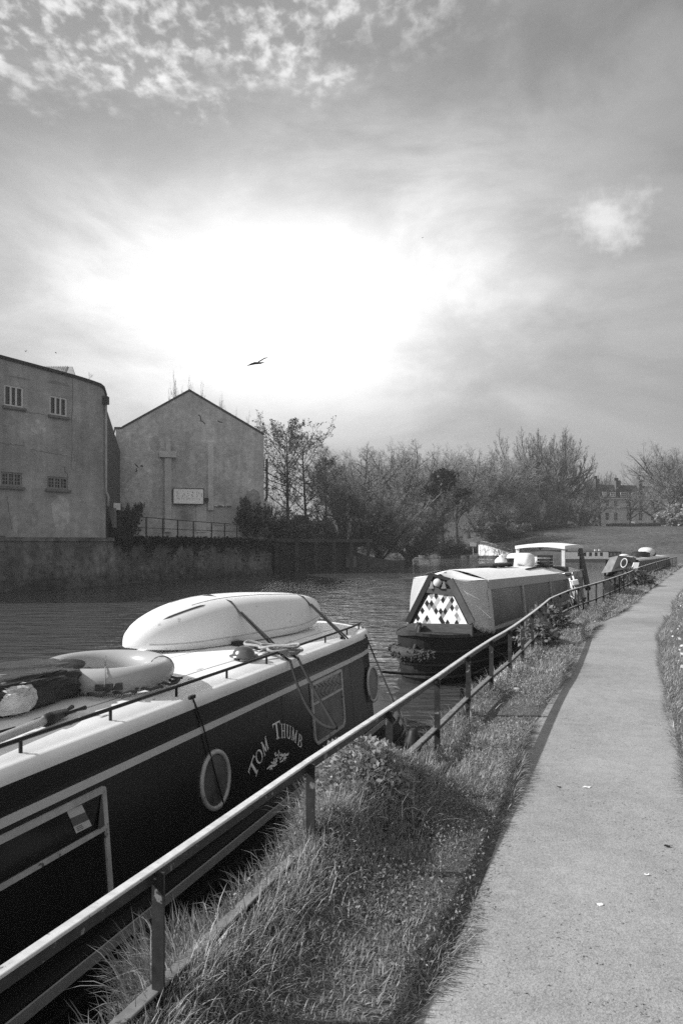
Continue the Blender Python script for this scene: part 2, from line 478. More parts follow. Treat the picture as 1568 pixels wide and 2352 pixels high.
def mound(x,y):
    h=np.zeros_like(x)
    for mx_,my_,r_,hh_ in MOUNDS:
        h+=hh_*np.exp(-(((x-mx_)**2+(y-my_)**2)/(r_*r_)))
    return h
def verge(name,y0,y1,n,L,W,side=0,cover=1.0):
    y=y0+(y1-y0)*rng.random(n)**.85
    if side==0:
        e=ed_v(y)+.02; a=pl_v(y)+.03*sinnoise(y,y*0,4.0,3)-.01
        t=rng.random(n); x=e+(a-e)*t
        over=np.clip((t-.78)/.22,0,1); out=np.clip((.14-t)/.14,0,1)
    else:
        b=pr_v(y)-.02+.03*sinnoise(y,y*0,3.0,9); t=rng.random(n)**1.4
        x=b+t*t*4.2+t*.8; over=np.clip((.10-t)/.10,0,1); out=np.zeros(n)
    c1=sinnoise(x,y,5.0,1); c2=sinnoise(x,y,1.7,2)
    clump=np.clip(.5+.35*c1+.30*c2,0,1.3)
    keep=rng.random(n)<np.clip(.5+.65*clump,0,1)*cover
    x,y,t,over,out,clump,c1,c2=[q[keep] for q in (x,y,t,over,out,clump,c1,c2)]
    n=len(x)
    hm=mound(x,y)
    z=np.array([gz(p,q) for p,q in zip(x,y)])+hm-np.where(out>0,.12*out,0)
    base=np.stack([x,y,z],1).astype(np.float32)
    tang=math.atan2(1.0,.42)
    az=rng.uniform(0,2*math.pi,n)
    # tufts share a direction; edges hang outwards
    cell=np.floor(x*9)*131+np.floor(y*9)*17
    az=np.where(rng.random(n)<.38,(np.sin(cell*12.9898)*43758.5453%1.0)*2*math.pi+rng.normal(0,.5,n),az)
    sgn=-math.pi/2 if side==0 else math.pi/2
    az=np.where(rng.random(n)<over*.8,tang+sgn+rng.normal(0,.6,n),az)
    az=np.where(rng.random(n)<out*.7,tang+math.pi/2+rng.normal(0,.6,n),az)
    length=L*(.45+.55*rng.random(n))*(.55+.75*clump)*(1+.25*over+.45*out)
    if side==0: length*=np.where((t>.3)&(t<.72)&(c2<.2),.8,1.0)
    lean=np.abs(rng.normal(.32,.28,n))+.35*over; bend=np.abs(rng.normal(1.15,.7,n))+.4*out
    width=W*(.6+.7*rng.random(n))
    tone=.24+.22*rng.random(n)+.04*np.clip(c2,-1,1)
    dry=rng.random(n)<(.12+.08*out); tone=np.where(dry,.34+.36*rng.random(n),tone)
    return blade_mesh(name,base,az,lean,bend,length,width,tone,M_BLADE)
verge('grass',1.4,4.6,int(46000*GK),.115,.0055)
verge('grass',4.4,9.5,int(50000*GK),.11,.007)
verge('grass',9.3,20,int(34000*GK),.15,.013)
verge('grass',19,56,int(42000*GK),.17,.030)
verge('grass',1.0,16,int(46000*GK),.12,.011,side=1)
verge('grass',15.5,58,int(26000*GK),.15,.028,side=1)
# long wild blades along the water's edge
def wild(name,y0,y1,n,L,W,sp=.16):
    y=y0+(y1-y0)*rng.random(n); e=ed_v(y); x=e+np.abs(rng.normal(.05,sp,n))
    k=sinnoise(x,y,3.2,11)>-.25; x,y=x[k],y[k]; n=len(x)
    base=np.stack([x,y,np.array([gz(p,q) for p,q in zip(x,y)])-.03+mound(x,y)*.9],1).astype(np.float32)
    az=math.atan2(1,.42)+math.pi/2+rng.normal(0,1.3,n)
    return blade_mesh(name,base,az,np.abs(rng.normal(.28,.22,n)),np.abs(rng.normal(1.0,.6,n)),L*(.5+.7*rng.random(n)),W*(.7+.6*rng.random(n)),np.where(rng.random(n)<.25,.4+.35*rng.random(n),.14+.12*rng.random(n)),M_BLADE)
wild('long_grass',1.9,6.2,int(3600*GK),.19,.006)
def inner_fringe(name,y0,y1,n,L,W):
    y=y0+(y1-y0)*rng.random(n); x=np.array([rail_x(q) for q in y])+np.abs(rng.normal(.03,.10,n)); k=sinnoise(x,y,4.0,17)>-.7; x,y=x[k],y[k]; n=len(x)
    base=np.stack([x,y,np.array([gz(p,q) for p,q in zip(x,y)])-.02+mound(x,y)*.9],1).astype(np.float32)
    return blade_mesh(name,base,math.atan2(1,.42)-math.pi/2+rng.normal(0,1.5,n),np.abs(rng.normal(.25,.2,n)),np.abs(rng.normal(.9,.5,n)),L*(.5+.6*rng.random(n)),W*(.7+.6*rng.random(n)),np.where(rng.random(n)<.28,.42+.35*rng.random(n),.18+.16*rng.random(n)),M_BLADE)
inner_fringe('long_grass',1.9,5.4,int(4200*GK),.19,.0055)
wild('long_grass',6.2,20,int(4200*GK),.22,.011)
# long blades on the mound of weeds
def tuft(name,cx,cy,r,n,L,W,z=None):
    a=rng.uniform(0,6.283,n); q=r*np.sqrt(rng.random(n)); x=cx+q*np.cos(a); y=cy+q*np.sin(a)
    base=np.stack([x,y,ZG+mound(x,y)*.95],1).astype(np.float32)
    return blade_mesh(name,base,a+rng.normal(0,.7,n),np.abs(rng.normal(.35,.25,n)),np.abs(rng.normal(.7,.5,n)),L*(.5+.6*rng.random(n)),W*(.7+.6*rng.random(n)),np.where(rng.random(n)<.22,.4+.35*rng.random(n),.14+.12*rng.random(n)),M_BLADE)
tuft('long_grass',.12,4.6,.46,1100,.24,.006)
tuft('long_grass',-.55,2.9,.30,1500,.24,.006)

# LEAFDEF scattered over a clump, for weeds and shrubs
def leaf_cloud(name,pts,size,tone,mat,parent=None,up=.3,kind=None,asp=.5):
    n=len(pts); pts=np.asarray(pts,np.float32)
    d=rng.normal(0,1,(n,3)); d[:,2]=d[:,2]*.6+up; d/=np.linalg.norm(d,axis=1)[:,None]
    s=np.cross(d,rng.normal(0,1,(n,3))); s/=np.linalg.norm(s,axis=1)[:,None]
    L=(size*(.6+.8*rng.random(n)))[:,None]; Wd=L*asp*.5
    v=np.stack([pts,pts+d*L*.5+s*Wd,pts+d*L,pts+d*L*.5-s*Wd],1).astype(np.float32)
    off=np.array(OFF.get(parent.name,(0,0,0)) if parent else (0,0,0),np.float32); v-=off
    me=bpy.data.meshes.new(name); me.vertices.add(n*4); me.vertices.foreach_set('co',v.reshape(-1))
    me.loops.add(n*4); me.loops.foreach_set('vertex_index',np.arange(n*4,dtype=np.int32))
    me.polygons.add(n); me.polygons.foreach_set('loop_start',(np.arange(n)*4).astype(np.int32))
    me.update(calc_edges=True)
    at=me.attributes.new('tone','FLOAT','POINT'); at.data.foreach_set('value',np.repeat(tone*(.6+.8*rng.random(n)),4).astype(np.float32))
    me.materials.append(mat); me.validate()
    o=bpy.data.objects.new(name,me); COL.objects.link(o)
    if parent: o.parent=parent
    if kind: o['kind']=kind
    return o
M_LEAF=blade_mat('leaf',.42)
def weed(name,label,cx,cy,r,h,n,size,tone,z=None):
    z=ZG if z is None else z
    t=thing(name,label,'plant',(cx,cy,z))
    a=rng.uniform(0,6.283,n); u=rng.random(n)**.5; hh=rng.random(n)
    rr=r*u*np.sqrt(np.clip(1-hh*hh*.8,0,1))
    pts=np.stack([cx+rr*np.cos(a),cy+rr*np.sin(a),z+.04+h*hh],1)
    leaf_cloud('foliage',pts,size,tone,M_LEAF,t,asp=.55)
    st=MB()
    for i in range(26):
        a0=R.uniform(0,6.28); q=r*R.random()*.8; tip=(cx+q*math.cos(a0),cy+q*math.sin(a0),z+h*R.uniform(.6,1.0))
        b0=(cx+q*.3*math.cos(a0),cy+q*.3*math.sin(a0),z-.05)
        st.tube([b0,lerp(b0,tip,.5),tip],[.004,.003,.0015],4)
    st.build('stem',M_LEAFSTEM,t)
    return t
R=random.Random(11)
M_LEAFSTEM=grey('weed_stem',.07,.8)
weed('nettle_clump','mound of leafy weeds and long grass against the railing beside the lettered narrowboat',.12,4.6,.38,.45,4600,.040,.36)
weed('dock_plant','sprawling broad-leaved weed under the rail at the front part of the patchwork boat',3.30,12.5,.38,.34,700,.10,.20)
weed('dock_plant','taller ragged weed clump below the rail beside the parked bicycle',4.05,14.6,.46,.42,900,.10,.18)
weed('dock_plant','low clump of weeds by the rail near the leaning pale board',11.6,29.3,.8,.55,500,.2,.14)

# broad little leaves scattered through the turf
def cover(y0,y1,n,size,name='clover'):
    y=y0+(y1-y0)*rng.random(n)**.85; e=ed_v(y)+.05; a=pl_v(y)-.04; t=rng.random(n); x=e+(a-e)*t
    k=sinnoise(x,y,3.0,23)+.5*sinnoise(x,y,9.0,24)>-.1; x,y=x[k],y[k]; n=len(x)
    z=np.array([gz(p,q) for p,q in zip(x,y)])+mound(x,y)+.02+.09*rng.random(n)
    leaf_cloud(name,np.stack([x,y,z],1),size,.28,M_LEAF,None,up=.6,kind='stuff',asp=.5)
cover(1.5,5,12000,.016); cover(5,10,12000,.021); cover(10,24,9000,.04)
# ------------------------------------------------------------------ masonry materials
def masonry(name, v, ang, brick=True, bw=.46, bh=.15, stain=.35, streak=.3, patches=.25, damp=None):
    """old rendered / coursed wall: courses, vertical run-off streaks, blotches"""
    m,nt,out=newmat(name)
    g=nt.nodes.new('ShaderNodeNewGeometry').outputs['Position']
    rot=mapping(nt,g,(1,1,1),(0,0,-ang))
    s=nt.nodes.new('ShaderNodeSeparateXYZ'); nt.links.new(rot,s.inputs[0])
    c=nt.nodes.new('ShaderNodeCombineXYZ'); nt.links.new(s.outputs[0],c.inputs[0]); nt.links.new(s.outputs[2],c.inputs[1])
    uv=c.outputs[0]
    n1=noise(nt,uv,.35,7,.65); n2=noise(nt,uv,2.2,6,.7); st=noise(nt,mapping(nt,uv,(1.6,.12,1)),1.0,6,.65)
    n3=noise(nt,uv,14,4,.6)
    col=mth(nt,'MULTIPLY',linmap(nt,n1,.3,.7,1-stain,1+stain*.7),v)
    col=mth(nt,'MULTIPLY',col,linmap(nt,st,.35,.75,1.0,1-streak))
    col=mth(nt,'MULTIPLY',col,linmap(nt,n2,.3,.7,1-patches,1+patches))
    col=mth(nt,'MULTIPLY',col,linmap(nt,n3,.3,.7,.88,1.12))
    h=n2
    if brick:
        b=nt.nodes.new('ShaderNodeTexBrick'); nt.links.new(uv,b.inputs['Vector'])
        b.inputs['Scale'].default_value=1.0; b.inputs['Brick Width'].default_value=bw; b.inputs['Row Height'].default_value=bh
        b.inputs['Mortar Size'].default_value=.012; b.inputs['Mortar Smooth'].default_value=.4
        b.inputs['Color1'].default_value=(1,1,1,1); b.inputs['Color2'].default_value=(.86,.86,.86,1); b.inputs['Mortar'].default_value=(.80,.80,.80,1)
        q=nt.nodes.new('ShaderNodeRGBToBW'); nt.links.new(b.outputs['Color'],q.inputs[0])
        show=smooth(nt,n2,.38,.62,.1,.9)
        col=mth(nt,'MULTIPLY',col,mth(nt,'ADD',mth(nt,'MULTIPLY',q.outputs[0],show),mth(nt,'SUBTRACT',1.0,show)))
        h=mth(nt,'ADD',n2,mth(nt,'MULTIPLY',q.outputs[0],.5))
    if damp:
        k=smooth(nt,mth(nt,'ADD',s.outputs[2],mth(nt,'MULTIPLY',mth(nt,'SUBTRACT',n2,.5),damp[2])),damp[0],damp[1],damp[3],1.0)
        col=mth(nt,'MULTIPLY',col,k)
    b_=principled(nt,out,col,.92,.15); bumpn(nt,b_,h,.6,.04)
    return m
M_DARK=grey('dark_paint',.012,.45)
M_SLATE=grey('slate',.04,.7,scale=2)
M_WHITEP=grey('white_paint',.62,.5,var=.12,scale=6)
M_IRON=grey('black_iron',.014,.55,var=.4,scale=14)
M_GLASS_D=grey('dark_window_glass',.012,.08,spec=.6,var=.6,scale=.9)
M_PIPE=grey('pale_pipe',.34,.5)
M_SILL=grey('stone_sill',.16,.8)

def wall_holes(m, pl, s0, s1, ztop, zbot, holes, out=0.0, depth=.16, thick=None):
    """flat wall with rectangular holes; ztop may be a function of s"""
    zt=ztop if callable(ztop) else (lambda s: ztop)
    ss=sorted({s0,s1,*[h[0] for h in holes],*[h[1] for h in holes]})
    for a,b in zip(ss[:-1],ss[1:]):
        hs=sorted([(h[2],h[3]) for h in holes if h[0]<=a+1e-6 and h[1]>=b-1e-6])
        z=zbot
        for lo,hi in hs:
            m.poly([pl.pt(a,z,out),pl.pt(b,z,out),pl.pt(b,lo,out),pl.pt(a,lo,out)]); z=hi
        m.poly([pl.pt(a,z,out),pl.pt(b,z,out),pl.pt(b,zt(b),out),pl.pt(a,zt(a),out)])
    for a,b,lo,hi in holes:
        p=[(a,lo),(b,lo),(b,hi),(a,hi)]
        for i in range(4):
            q=p[(i+1)%4]
            m.poly([pl.pt(*p[i],out),pl.pt(*p[i],out-depth),pl.pt(*q,out-depth),pl.pt(*q,out)])
def window(root, pl, a, b, lo, hi, out, cols=3, rows=1, fw=.07, fmat=None, gmat=None, sill=True, inner=.03, thickmul=None):
    fmat=fmat or M_WHITEP
    mf=MB()
    def bar(s0,s1,z0,z1,d=.06): mf.box(pl.pt(s0,z0,out-.10),vsub(pl.pt(s1,z0,out-.10),pl.pt(s0,z0,out-.10)),vsub(pl.pt(s0,z0,out-.10+d),pl.pt(s0,z0,out-.10)),(0,0,z1-z0))
    bar(a,a+fw,lo,hi); bar(b-fw,b,lo,hi); bar(a+fw,b-fw,hi-fw,hi); bar(a+fw,b-fw,lo,lo+fw)
    w=(b-a-2*fw)/cols
    for i in range(1,cols): bar(a+fw+w*i-fw*.5,a+fw+w*i+fw*.5,lo+fw,hi-fw)
    if rows>1:
        hh=(hi-lo-2*fw)/rows
        for j in range(1,rows): bar(a+fw,b-fw,lo+fw+hh*j-inner/2,lo+fw+hh*j+inner/2,.045)
        for i in range(cols): 
            sx=a+fw+w*(i+.5); bar(sx-inner/2,sx+inner/2,lo+fw,hi-fw,.043)
    f=mf.build('window',fmat,root)
    g=MB(); g.poly([pl.pt(a+.01,lo+.01,out-.115),pl.pt(b-.01,lo+.01,out-.115),pl.pt(b-.01,hi-.01,out-.115),pl.pt(a+.01,hi-.01,out-.115)])
    g.build('pane',gmat or M_GLASS_D,f,off=OFF[root.name])
    if sill:
        k=MB(); k.box(pl.pt(a-.12,lo-.16,out-.05),vsub(pl.pt(b+.12,lo-.16,out-.05),pl.pt(a-.12,lo-.16,out-.05)),vsub(pl.pt(a-.12,lo-.16,out+.16),pl.pt(a-.12,lo-.16,out-.05)),(0,0,.158))
        k.build('sill',M_SILL,f,off=OFF[root.name],bevel=.01)
    return f

# ------------------------------------------------------------------ river wall
W=[(-60,-24),(-32,19.6),(-18.4,39.9),(-15.78,43.6),(-14.5,45.75),(-10.8,55.6),(-6.2,64.8)]
m=MB(); rows=[]
wl=[]
for a,b in zip(W[:-1],W[1:]):
    k=max(1,int(math.hypot(b[0]-a[0],b[1]-a[1])/1.2))
    for i in range(k): wl.append((a[0]+(b[0]-a[0])*i/k,a[1]+(b[1]-a[1])*i/k))
wl.append(W[-1])
rw=random.Random(3)
for i,(x,y) in enumerate(wl):
    j=min(i+1,len(wl)-1); i0=max(i-1,0)
    d=(wl[j][0]-wl[i0][0],wl[j][1]-wl[i0][1]); L=math.hypot(*d); n=(d[1]/L,-d[0]/L)
    def o(k,z): return (x+n[0]*k,y+n[1]*k,z)
    e=lambda s:rw.uniform(-s,s)
    rows.append([o(.20,-1.2),o(.22+e(.06),.08),o(.12+e(.05),.32+e(.1)),o(.04+e(.02),.55),o(.02+e(.015),1.6),o(0+e(.01),2.78),o(.10,2.80),o(.10,3.02),o(-.35,3.03),o(-.35,2.6)])
m.rings(rows,closed=False,caps=(False,False))
M_RWALL=masonry('river_wall_stone',.20,math.atan2(24.9,12.2),True,1.1,.42,.7,.55,.6,damp=(.2,1.1,.9,.45))
o=m.solo('river_wall',M_RWALL,'long dark stained river wall rising straight out of the water below the factories','wall')

# ------------------------------------------------------------------ left factory
fa=VPl((-18.4,39.9),(-15.78,43.6)); fb=VPl((-15.78,43.6),(-14.5,45.75))
SET=-.12
t=thing('factory','big rendered factory with a rounded end and four windows on the river wall','building',(-17,42,3.0))
ztopA=lambda s: 12.72+(12.49-12.72)*(s/fa.L)
def rect(pl,tl,tr,bl,br):
    s0=(pl.hit(*tl)[0]+pl.hit(*bl)[0])/2; s1=(pl.hit(*tr)[0]+pl.hit(*br)[0])/2
    hi=(pl.hit(*tl)[1]+pl.hit(*tr)[1])/2; lo=(pl.hit(*bl)[1]+pl.hit(*br)[1])/2
    return [s0,s1,lo,hi]
w1=rect(fa,(13.1,881),(58,890),(12.4,930),(57.2,938)); w2=rect(fa,(117.3,906),(158,915),(117.3,951),(157.3,958.5))
w3=rect(fa,(5.5,1082),(54.5,1086.7),(5.5,1114),(54.5,1120)); w4=rect(fa,(111.7,1093),(160,1097),(111.7,1122),(160,1125))
holes=[w1,w2,w3,w4]
M_FACT=masonry('factory_render',.43,math.atan2(3.7,2.62),True,.34,.12,.30,.34,.24)
m=MB(); wall_holes(m,fa,-10,fa.L,ztopA,3.0,holes,SET)
# rounded end
rows=[]
ez=lambda q: 12.49-.22*q if q<.9 else 12.29-.5*(q-.9)/.1
for q in (0,.2,.4,.6,.8,.92,1.0):
    bulge=.30*math.sin(math.pi*min(q*.62,1))*1.0
    p=fb.pt(fb.L*q,0,SET+ (bulge-.30*q*math.sin(math.pi*.62)) )
    rows.append([(p[0],p[1],3.0),(p[0],p[1],ez(q))])
m.rings(rows,closed=False,caps=(False,False))
endp=rows[-1][0]
m.build('wall',M_FACT,t)
# dark side wall going back towards the gabled warehouse
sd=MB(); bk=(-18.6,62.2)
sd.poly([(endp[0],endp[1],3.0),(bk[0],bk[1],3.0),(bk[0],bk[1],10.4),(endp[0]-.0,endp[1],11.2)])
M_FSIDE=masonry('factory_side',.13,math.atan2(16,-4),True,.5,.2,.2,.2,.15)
sd.build('side_wall',M_FSIDE,t)
# coping / roof edge
cp=MB()
def strip(pts,out0,out1,h):
    pass
path_=[fa.pt(-10,ztopA(-10),0),fa.pt(fa.L,12.49,0)]+[(r[1][0],r[1][1],r[1][2]) for r in rows[1:]]
prof=[]
for i,p in enumerate(path_):
    a=path_[max(i-1,0)]; b=path_[min(i+1,len(path_)-1)]; d=vnorm((b[0]-a[0],b[1]-a[1],0)); nn=(d[1],-d[0])
    so_=SET if i<2 else 0
    f=lambda k,z:(p[0]+nn[0]*(k+so_),p[1]+nn[1]*(k+so_),p[2]+z)
    prof.append([f(-.25,-.02),f(.10,-.02),f(.12,.10),f(.10,.16),f(-.25,.16)])
cp.rings(prof,closed=True)
cp.build('coping',M_DARK,t)
rf=MB(); rf.poly([fa.pt(-10,12.75,-.4),fa.pt(fa.L,12.5,-.4),(endp[0]-.4,endp[1]+.3,12.2),(bk[0]-2,bk[1],11.6),(-40,60,11.9),(-40,30,12.4)])
rf.build('roof',M_SLATE,t)
for i,(a,b,lo,hi) in enumerate(holes):
    if i<2: window(t,fa,a,b,lo,hi,SET,3,1,.10)
    else: window(t,fa,a,b,lo,hi,SET,3,3,.11,fmat=grey('worn_frame',.22,.8),inner=.045)
# corrugated rooflight behind the parapet
rl=MB(); yl=48.0
A=Q(96,850,yl); B=Q(152,846,yl); C=Q(176,868,yl-1)
p0=Q(80,868,yl-1.2); 
n=16
top0=Q(94,843,yl); top1=Q(158,842,yl); bot0=Q(60,872,yl-1.4); bot1=Q(146,872,yl-1.4)
g=[]
for i in range(n*2+1):
    q=i/(n*2); zz=.05*(1 if i%2 else -1)
    a=lerp(top0,top1,q); b=lerp(bot0,bot1,q); g.append([(a[0],a[1]-zz,a[2]+zz),(b[0],b[1]-zz,b[2]+zz)])
rl.rings(g,closed=False,caps=(False,False))
rlo=rl.build('rooflight',grey('corrugated_sheet',.5,.6,worn=.12,wscale=4),t)
gb=MB(); gb.prism([top1,bot1,Q(178,876,yl-1.4),Q(166,842,yl)],(0,.12,0)); gb.build('gable',grey('rooflight_gable',.3,.8),rlo,off=OFF[t.name])
# settlement cracks, a plaster seam and patched render on the factory
ck=MB(); rc_=random.Random(17)
def crack(pts,w,pl,out,mb):
    for a,b in zip(pts[:-1],pts[1:]):
        d=vnorm((b[0]-a[0],b[1]-a[1],0)); k=w/2
        mb.poly([pl.pt(a[0]-d[1]*k,a[1]+d[0]*k,out),pl.pt(b[0]-d[1]*k,b[1]+d[0]*k,out),pl.pt(b[0]+d[1]*k,b[1]-d[0]*k,out),pl.pt(a[0]+d[1]*k,a[1]-d[0]*k,out)])
def jag(a,b,n,j): return [(a[0]+(b[0]-a[0])*i/n+rc_.uniform(-j,j),a[1]+(b[1]-a[1])*i/n+rc_.uniform(-j,j)) for i in range(n+1)]
for (x0,y0),(x1,y1),w_ in (((169.5,870),(168,1075),.04),((60,935+10),(112,955),.03),((0,1018),(60,1024),.03),((70,1032),(158,1047),.03),((150,1072),(160,1098),.05),((20,1140),(30,1215),.03),((60,1020),(64,1060),.02)):
    crack(jag(fa.hit(x0,y0),fa.hit(x1,y1),9,.05),w_,fa,SET+.004,ck)
ck.build('cracks',grey('crack_dark',.13,.95),t)
for (x0,y0,x1,y1,v) in ((120,1130,165,1222,.50),(62,1150,96,1215,.36),(4,945,40,985,.36),(70,960,110,1000,.47),(20,860,80,876,.27),(108,870,168,890,.28),(30,1180,50,1225,.50)):
    s0,z1=fa.hit(x0,y0); s1,z0=fa.hit(x1,y1); pm=MB(); n_=14
    pm.poly([fa.pt((s0+s1)/2+(s1-s0)/2*math.cos(2*math.pi*k/n_)*rc_.uniform(.75,1.05),(z0+z1)/2+(z1-z0)/2*math.sin(2*math.pi*k/n_)*rc_.uniform(.75,1.05),SET+.003) for k in range(n_)]); 
    pm.build('render_patch',masonry('render_patch',v,math.atan2(3.7,2.62),False,stain=.3,streak=.3,patches=.35),t)
# downpipe with hopper head
dp=MB(); base=(endp[0]+.08,endp[1]-.18)
def zz(y): return ZC-(y-HY)/F*base[1]
dp.tube([(base[0],base[1],zz(928)),(base[0],base[1],zz(1128)),(base[0]+.15,base[1],zz(1140)),(base[0]+.15,base[1],zz(1164))],.075,8)
dpo=dp.build('downpipe',M_PIPE,t,smooth=True)
hp=MB(); hp.cbox((base[0],base[1],zz(920)),(.16,0,0),(0,.16,0),(0,0,.24)); hp.cbox((base[0]-.2,base[1],zz(912)),(.25,0,0),(0,.08,0),(0,0,.08))
hp.build('hopper',M_IRON,dpo,off=OFF[t.name])
# tapering stone buttress under the pipe
bt=MB(); q0=Q(248,1165,46.6); q1=Q(262,1166,46.6); q2=Q(263,1212,46.6); q3=Q(259,1212,46.6)
bt.prism([q3,q2,q1,q0],(0,.5,0)); bt.build('buttress',M_SILL,t)

# ------------------------------------------------------------------ gabled warehouse
gp=VPl((-18.7,62.0),(-6.9,66.0))
t=thing('warehouse','plain gabled brick warehouse with a blank end wall facing the river','building',(-12.8,64,3.0))
M_WARE=masonry('warehouse_brick',.56,math.atan2(4,11.8),True,.42,.14,.32,.30,.34)
H=lambda x,y: gp.hit(x,y)
el=H(266,985); es=H(280,985); ap=H(435,899); er=H(606,1000)
m=MB()
outl=[(el[0],2.9),(er[0],2.9),er,ap,es,el]
m.poly([gp.pt(*q) for q in outl])
bkv=(gp.n[0]*-26,gp.n[1]*-26,0)
def back(p): return vadd(p,bkv)
L_=[gp.pt(el[0],2.9),gp.pt(*el)]; R_=[gp.pt(er[0],2.9),gp.pt(*er)]
m.poly([L_[1],L_[0],back(L_[0]),back(L_[1])]); m.poly([R_[0],R_[1],back(R_[1]),back(R_[0])])
m.build('wall',M_WARE,t)
m=MB()
for a,b in ((es,ap),(ap,er)):
    pa=gp.pt(a[0],a[1]+.03,.06); pb=gp.pt(b[0],b[1]+.03,.06)
    m.prism([pa,pb,vadd(pb,(0,0,.17)),vadd(pa,(0,0,.17))],vadd(bkv,(0,0,0)))
m.prism([gp.pt(el[0]-.1,el[1]+.01,.06),gp.pt(es[0],es[1]+.01,.06),gp.pt(es[0],es[1]+.15,.06),gp.pt(el[0]-.1,el[1]+.15,.06)],bkv)
m.build('roof',M_SLATE,t)
def gbox(x0,x1,y0,y1,out,back_=0.02):
    s0=H(x0,(y0+y1)/2)[0]; s1=H(x1,(y0+y1)/2)[0]; hi=H((x0+x1)/2,y0)[1]; lo=H((x0+x1)/2,y1)[1]
    b=MB(); o_=gp.pt(s0,lo,-back_)
    b.box(o_,vsub(gp.pt(s1,lo,-back_),o_),vsub(gp.pt(s0,lo,out),o_),(0,0,hi-lo)); return b
M_PIL=masonry('pilaster_brick',.60,math.atan2(4,11.8),True,.42,.14,.2,.2,.2)
M_PIL2=grey('pilaster_concrete',.50,.9,var=.25,scale=2,detail=7,bump=.3)
gbox(378,393.5,1053,1222,.28).build('pilaster',M_PIL,t)
gbox(381,392,1012,1037,.16).build('pilaster',M_PIL,t)
gbox(477,490,1016,1172,.24).build('pilaster',M_PIL,t)
gbox(366,404.5,1038,1051.5,.36).build('crossbeam',M_PIL2,t,bevel=.02)
gbox(451,474,1159,1222,.05).build('blocked_doorway',grey('pale_panel',.55,.85,var=.1),t)
gbox(491,531,1164,1206,.04).build('plaster_patch',grey('plaster_patch',.40,.9,var=.15),t)
s_=gbox(491,531,1161,1163.5,.18); s_.build('ledge',grey('ledge_white',.7,.7,worn=.1,wscale=3,wthr=.5),t)
# graffiti
gm=MB()
def stroke(pts,wd,plane,out,mb):
    for a,b in zip(pts[:-1],pts[1:]):
        sa,za=plane.hit(*a); sb,zb=plane.hit(*b); d=vnorm((sb-sa,zb-za,0)); k=wd/2
        mb.box(plane.pt(sa-d[1]*k,za+d[0]*k,out),vsub(plane.pt(sb,zb,out),plane.pt(sa,za,out)),vsub(plane.pt(sa+d[1]*k,za-d[0]*k,out),plane.pt(sa-d[1]*k,za+d[0]*k,out)),vsub(plane.pt(sa,za,out+.004),plane.pt(sa,za,out)))
def arc(cx,cy,rx,ry,a0,a1,n=10): return [(cx+rx*math.cos(rad(a0+(a1-a0)*i/n)),cy+ry*math.sin(rad(a0+(a1-a0)*i/n))) for i in range(n+1)]
for pts in (arc(325,1176,5,6,-180,60),arc(335,1174,6,6,-150,70),arc(339,1184,5,5,-90,120),arc(347,1177,4,6,-60,250),[(318,1176),(320,1186)]): stroke(pts,.045,gp,.012,gm)
gm.build('graffiti',grey('graffiti_paint',.5,.7),t)
for (x0,y0,x1,y1,v) in ((285,1080,360,1180,.66),(510,1030,590,1130,.60),(400,1170,448,1200,.45),(560,1120,604,1170,.34),(340,1000,372,1040,.42)):
    s0,z1=H(x0,y0); s1,z0=H(x1,y1); pm=MB(); n_=16
    pm.poly([gp.pt((s0+s1)/2+(s1-s0)/2*math.cos(2*math.pi*k/n_)*rc_.uniform(.7,1.05),(z0+z1)/2+(z1-z0)/2*math.sin(2*math.pi*k/n_)*rc_.uniform(.7,1.05),.004) for k in range(n_)])
    pm.build('brick_patch',masonry('brick_patch',v,math.atan2(4,11.8),True,.42,.14,.35,.3,.4),t)
ck=MB()
for a,b in (((313,1062),(318,1075)),((318,1078),(311,1085)),((325,1068),(330,1072)),((455,955),(470,975)),((498,965),(510,972))): crack(jag(H(*a),H(*b),4,.12),.09,gp,.006,ck)
ck.build('chipped_bricks',grey('chip_dark',.06,.95),t)
# billboard
sb=thing('billboard','white rectangular sign board with faint dark marks fixed to the warehouse wall','sign',gp.pt(H(431,1140)[0],H(431,1157)[1],.1))
gbox(397.5,466.5,1123,1157.5,.34,-.26).build('panel',grey('board_white',.95,.5,var=.03),sb)
fr=MB()
for a in ((396.3,398,1122,1158.6),(466,467.7,1122,1158.6),(398,466,1121.8,1123.3),(398,466,1157.2,1158.8)): 
    q=gbox(*a,.37,-.24); fr.add(q.v,q.f)
fr.build('frame',M_IRON,sb)
mk=MB()
rk=random.Random(4)
for i in range(5):
    cx=408+i*11.3
    for j in range(7):
        a=(cx+rk.uniform(-3,3),1129+j*2.8+rk.uniform(-1,1)); stroke([a,(a[0]+rk.uniform(-1,2.6),a[1]+rk.uniform(1,3.5))],.05,gp,.343,mk)
stroke([(462,1134),(462,1142)],.05,gp,.343,mk); stroke([(462,1153),(463,1153.5)],.06,gp,.343,mk)
mk.build('marks',grey('board_marks',.3,.7),sb)
gbox(467,478,1144,1152,.3,-.03).build('bracket',M_IRON,sb)
# dark pipe at the right-hand corner
dpp=MB(); e=gp.pt(er[0]+.25,3,.1)
zq=lambda y: ZC-(y-HY)/F*e[1]
dpp.tube([(e[0],e[1],zq(1054)),(e[0],e[1],zq(1142)),(e[0]-.15,e[1],zq(1150))],.11,8); dpp.build('drainpipe',M_IRON,t,smooth=True)

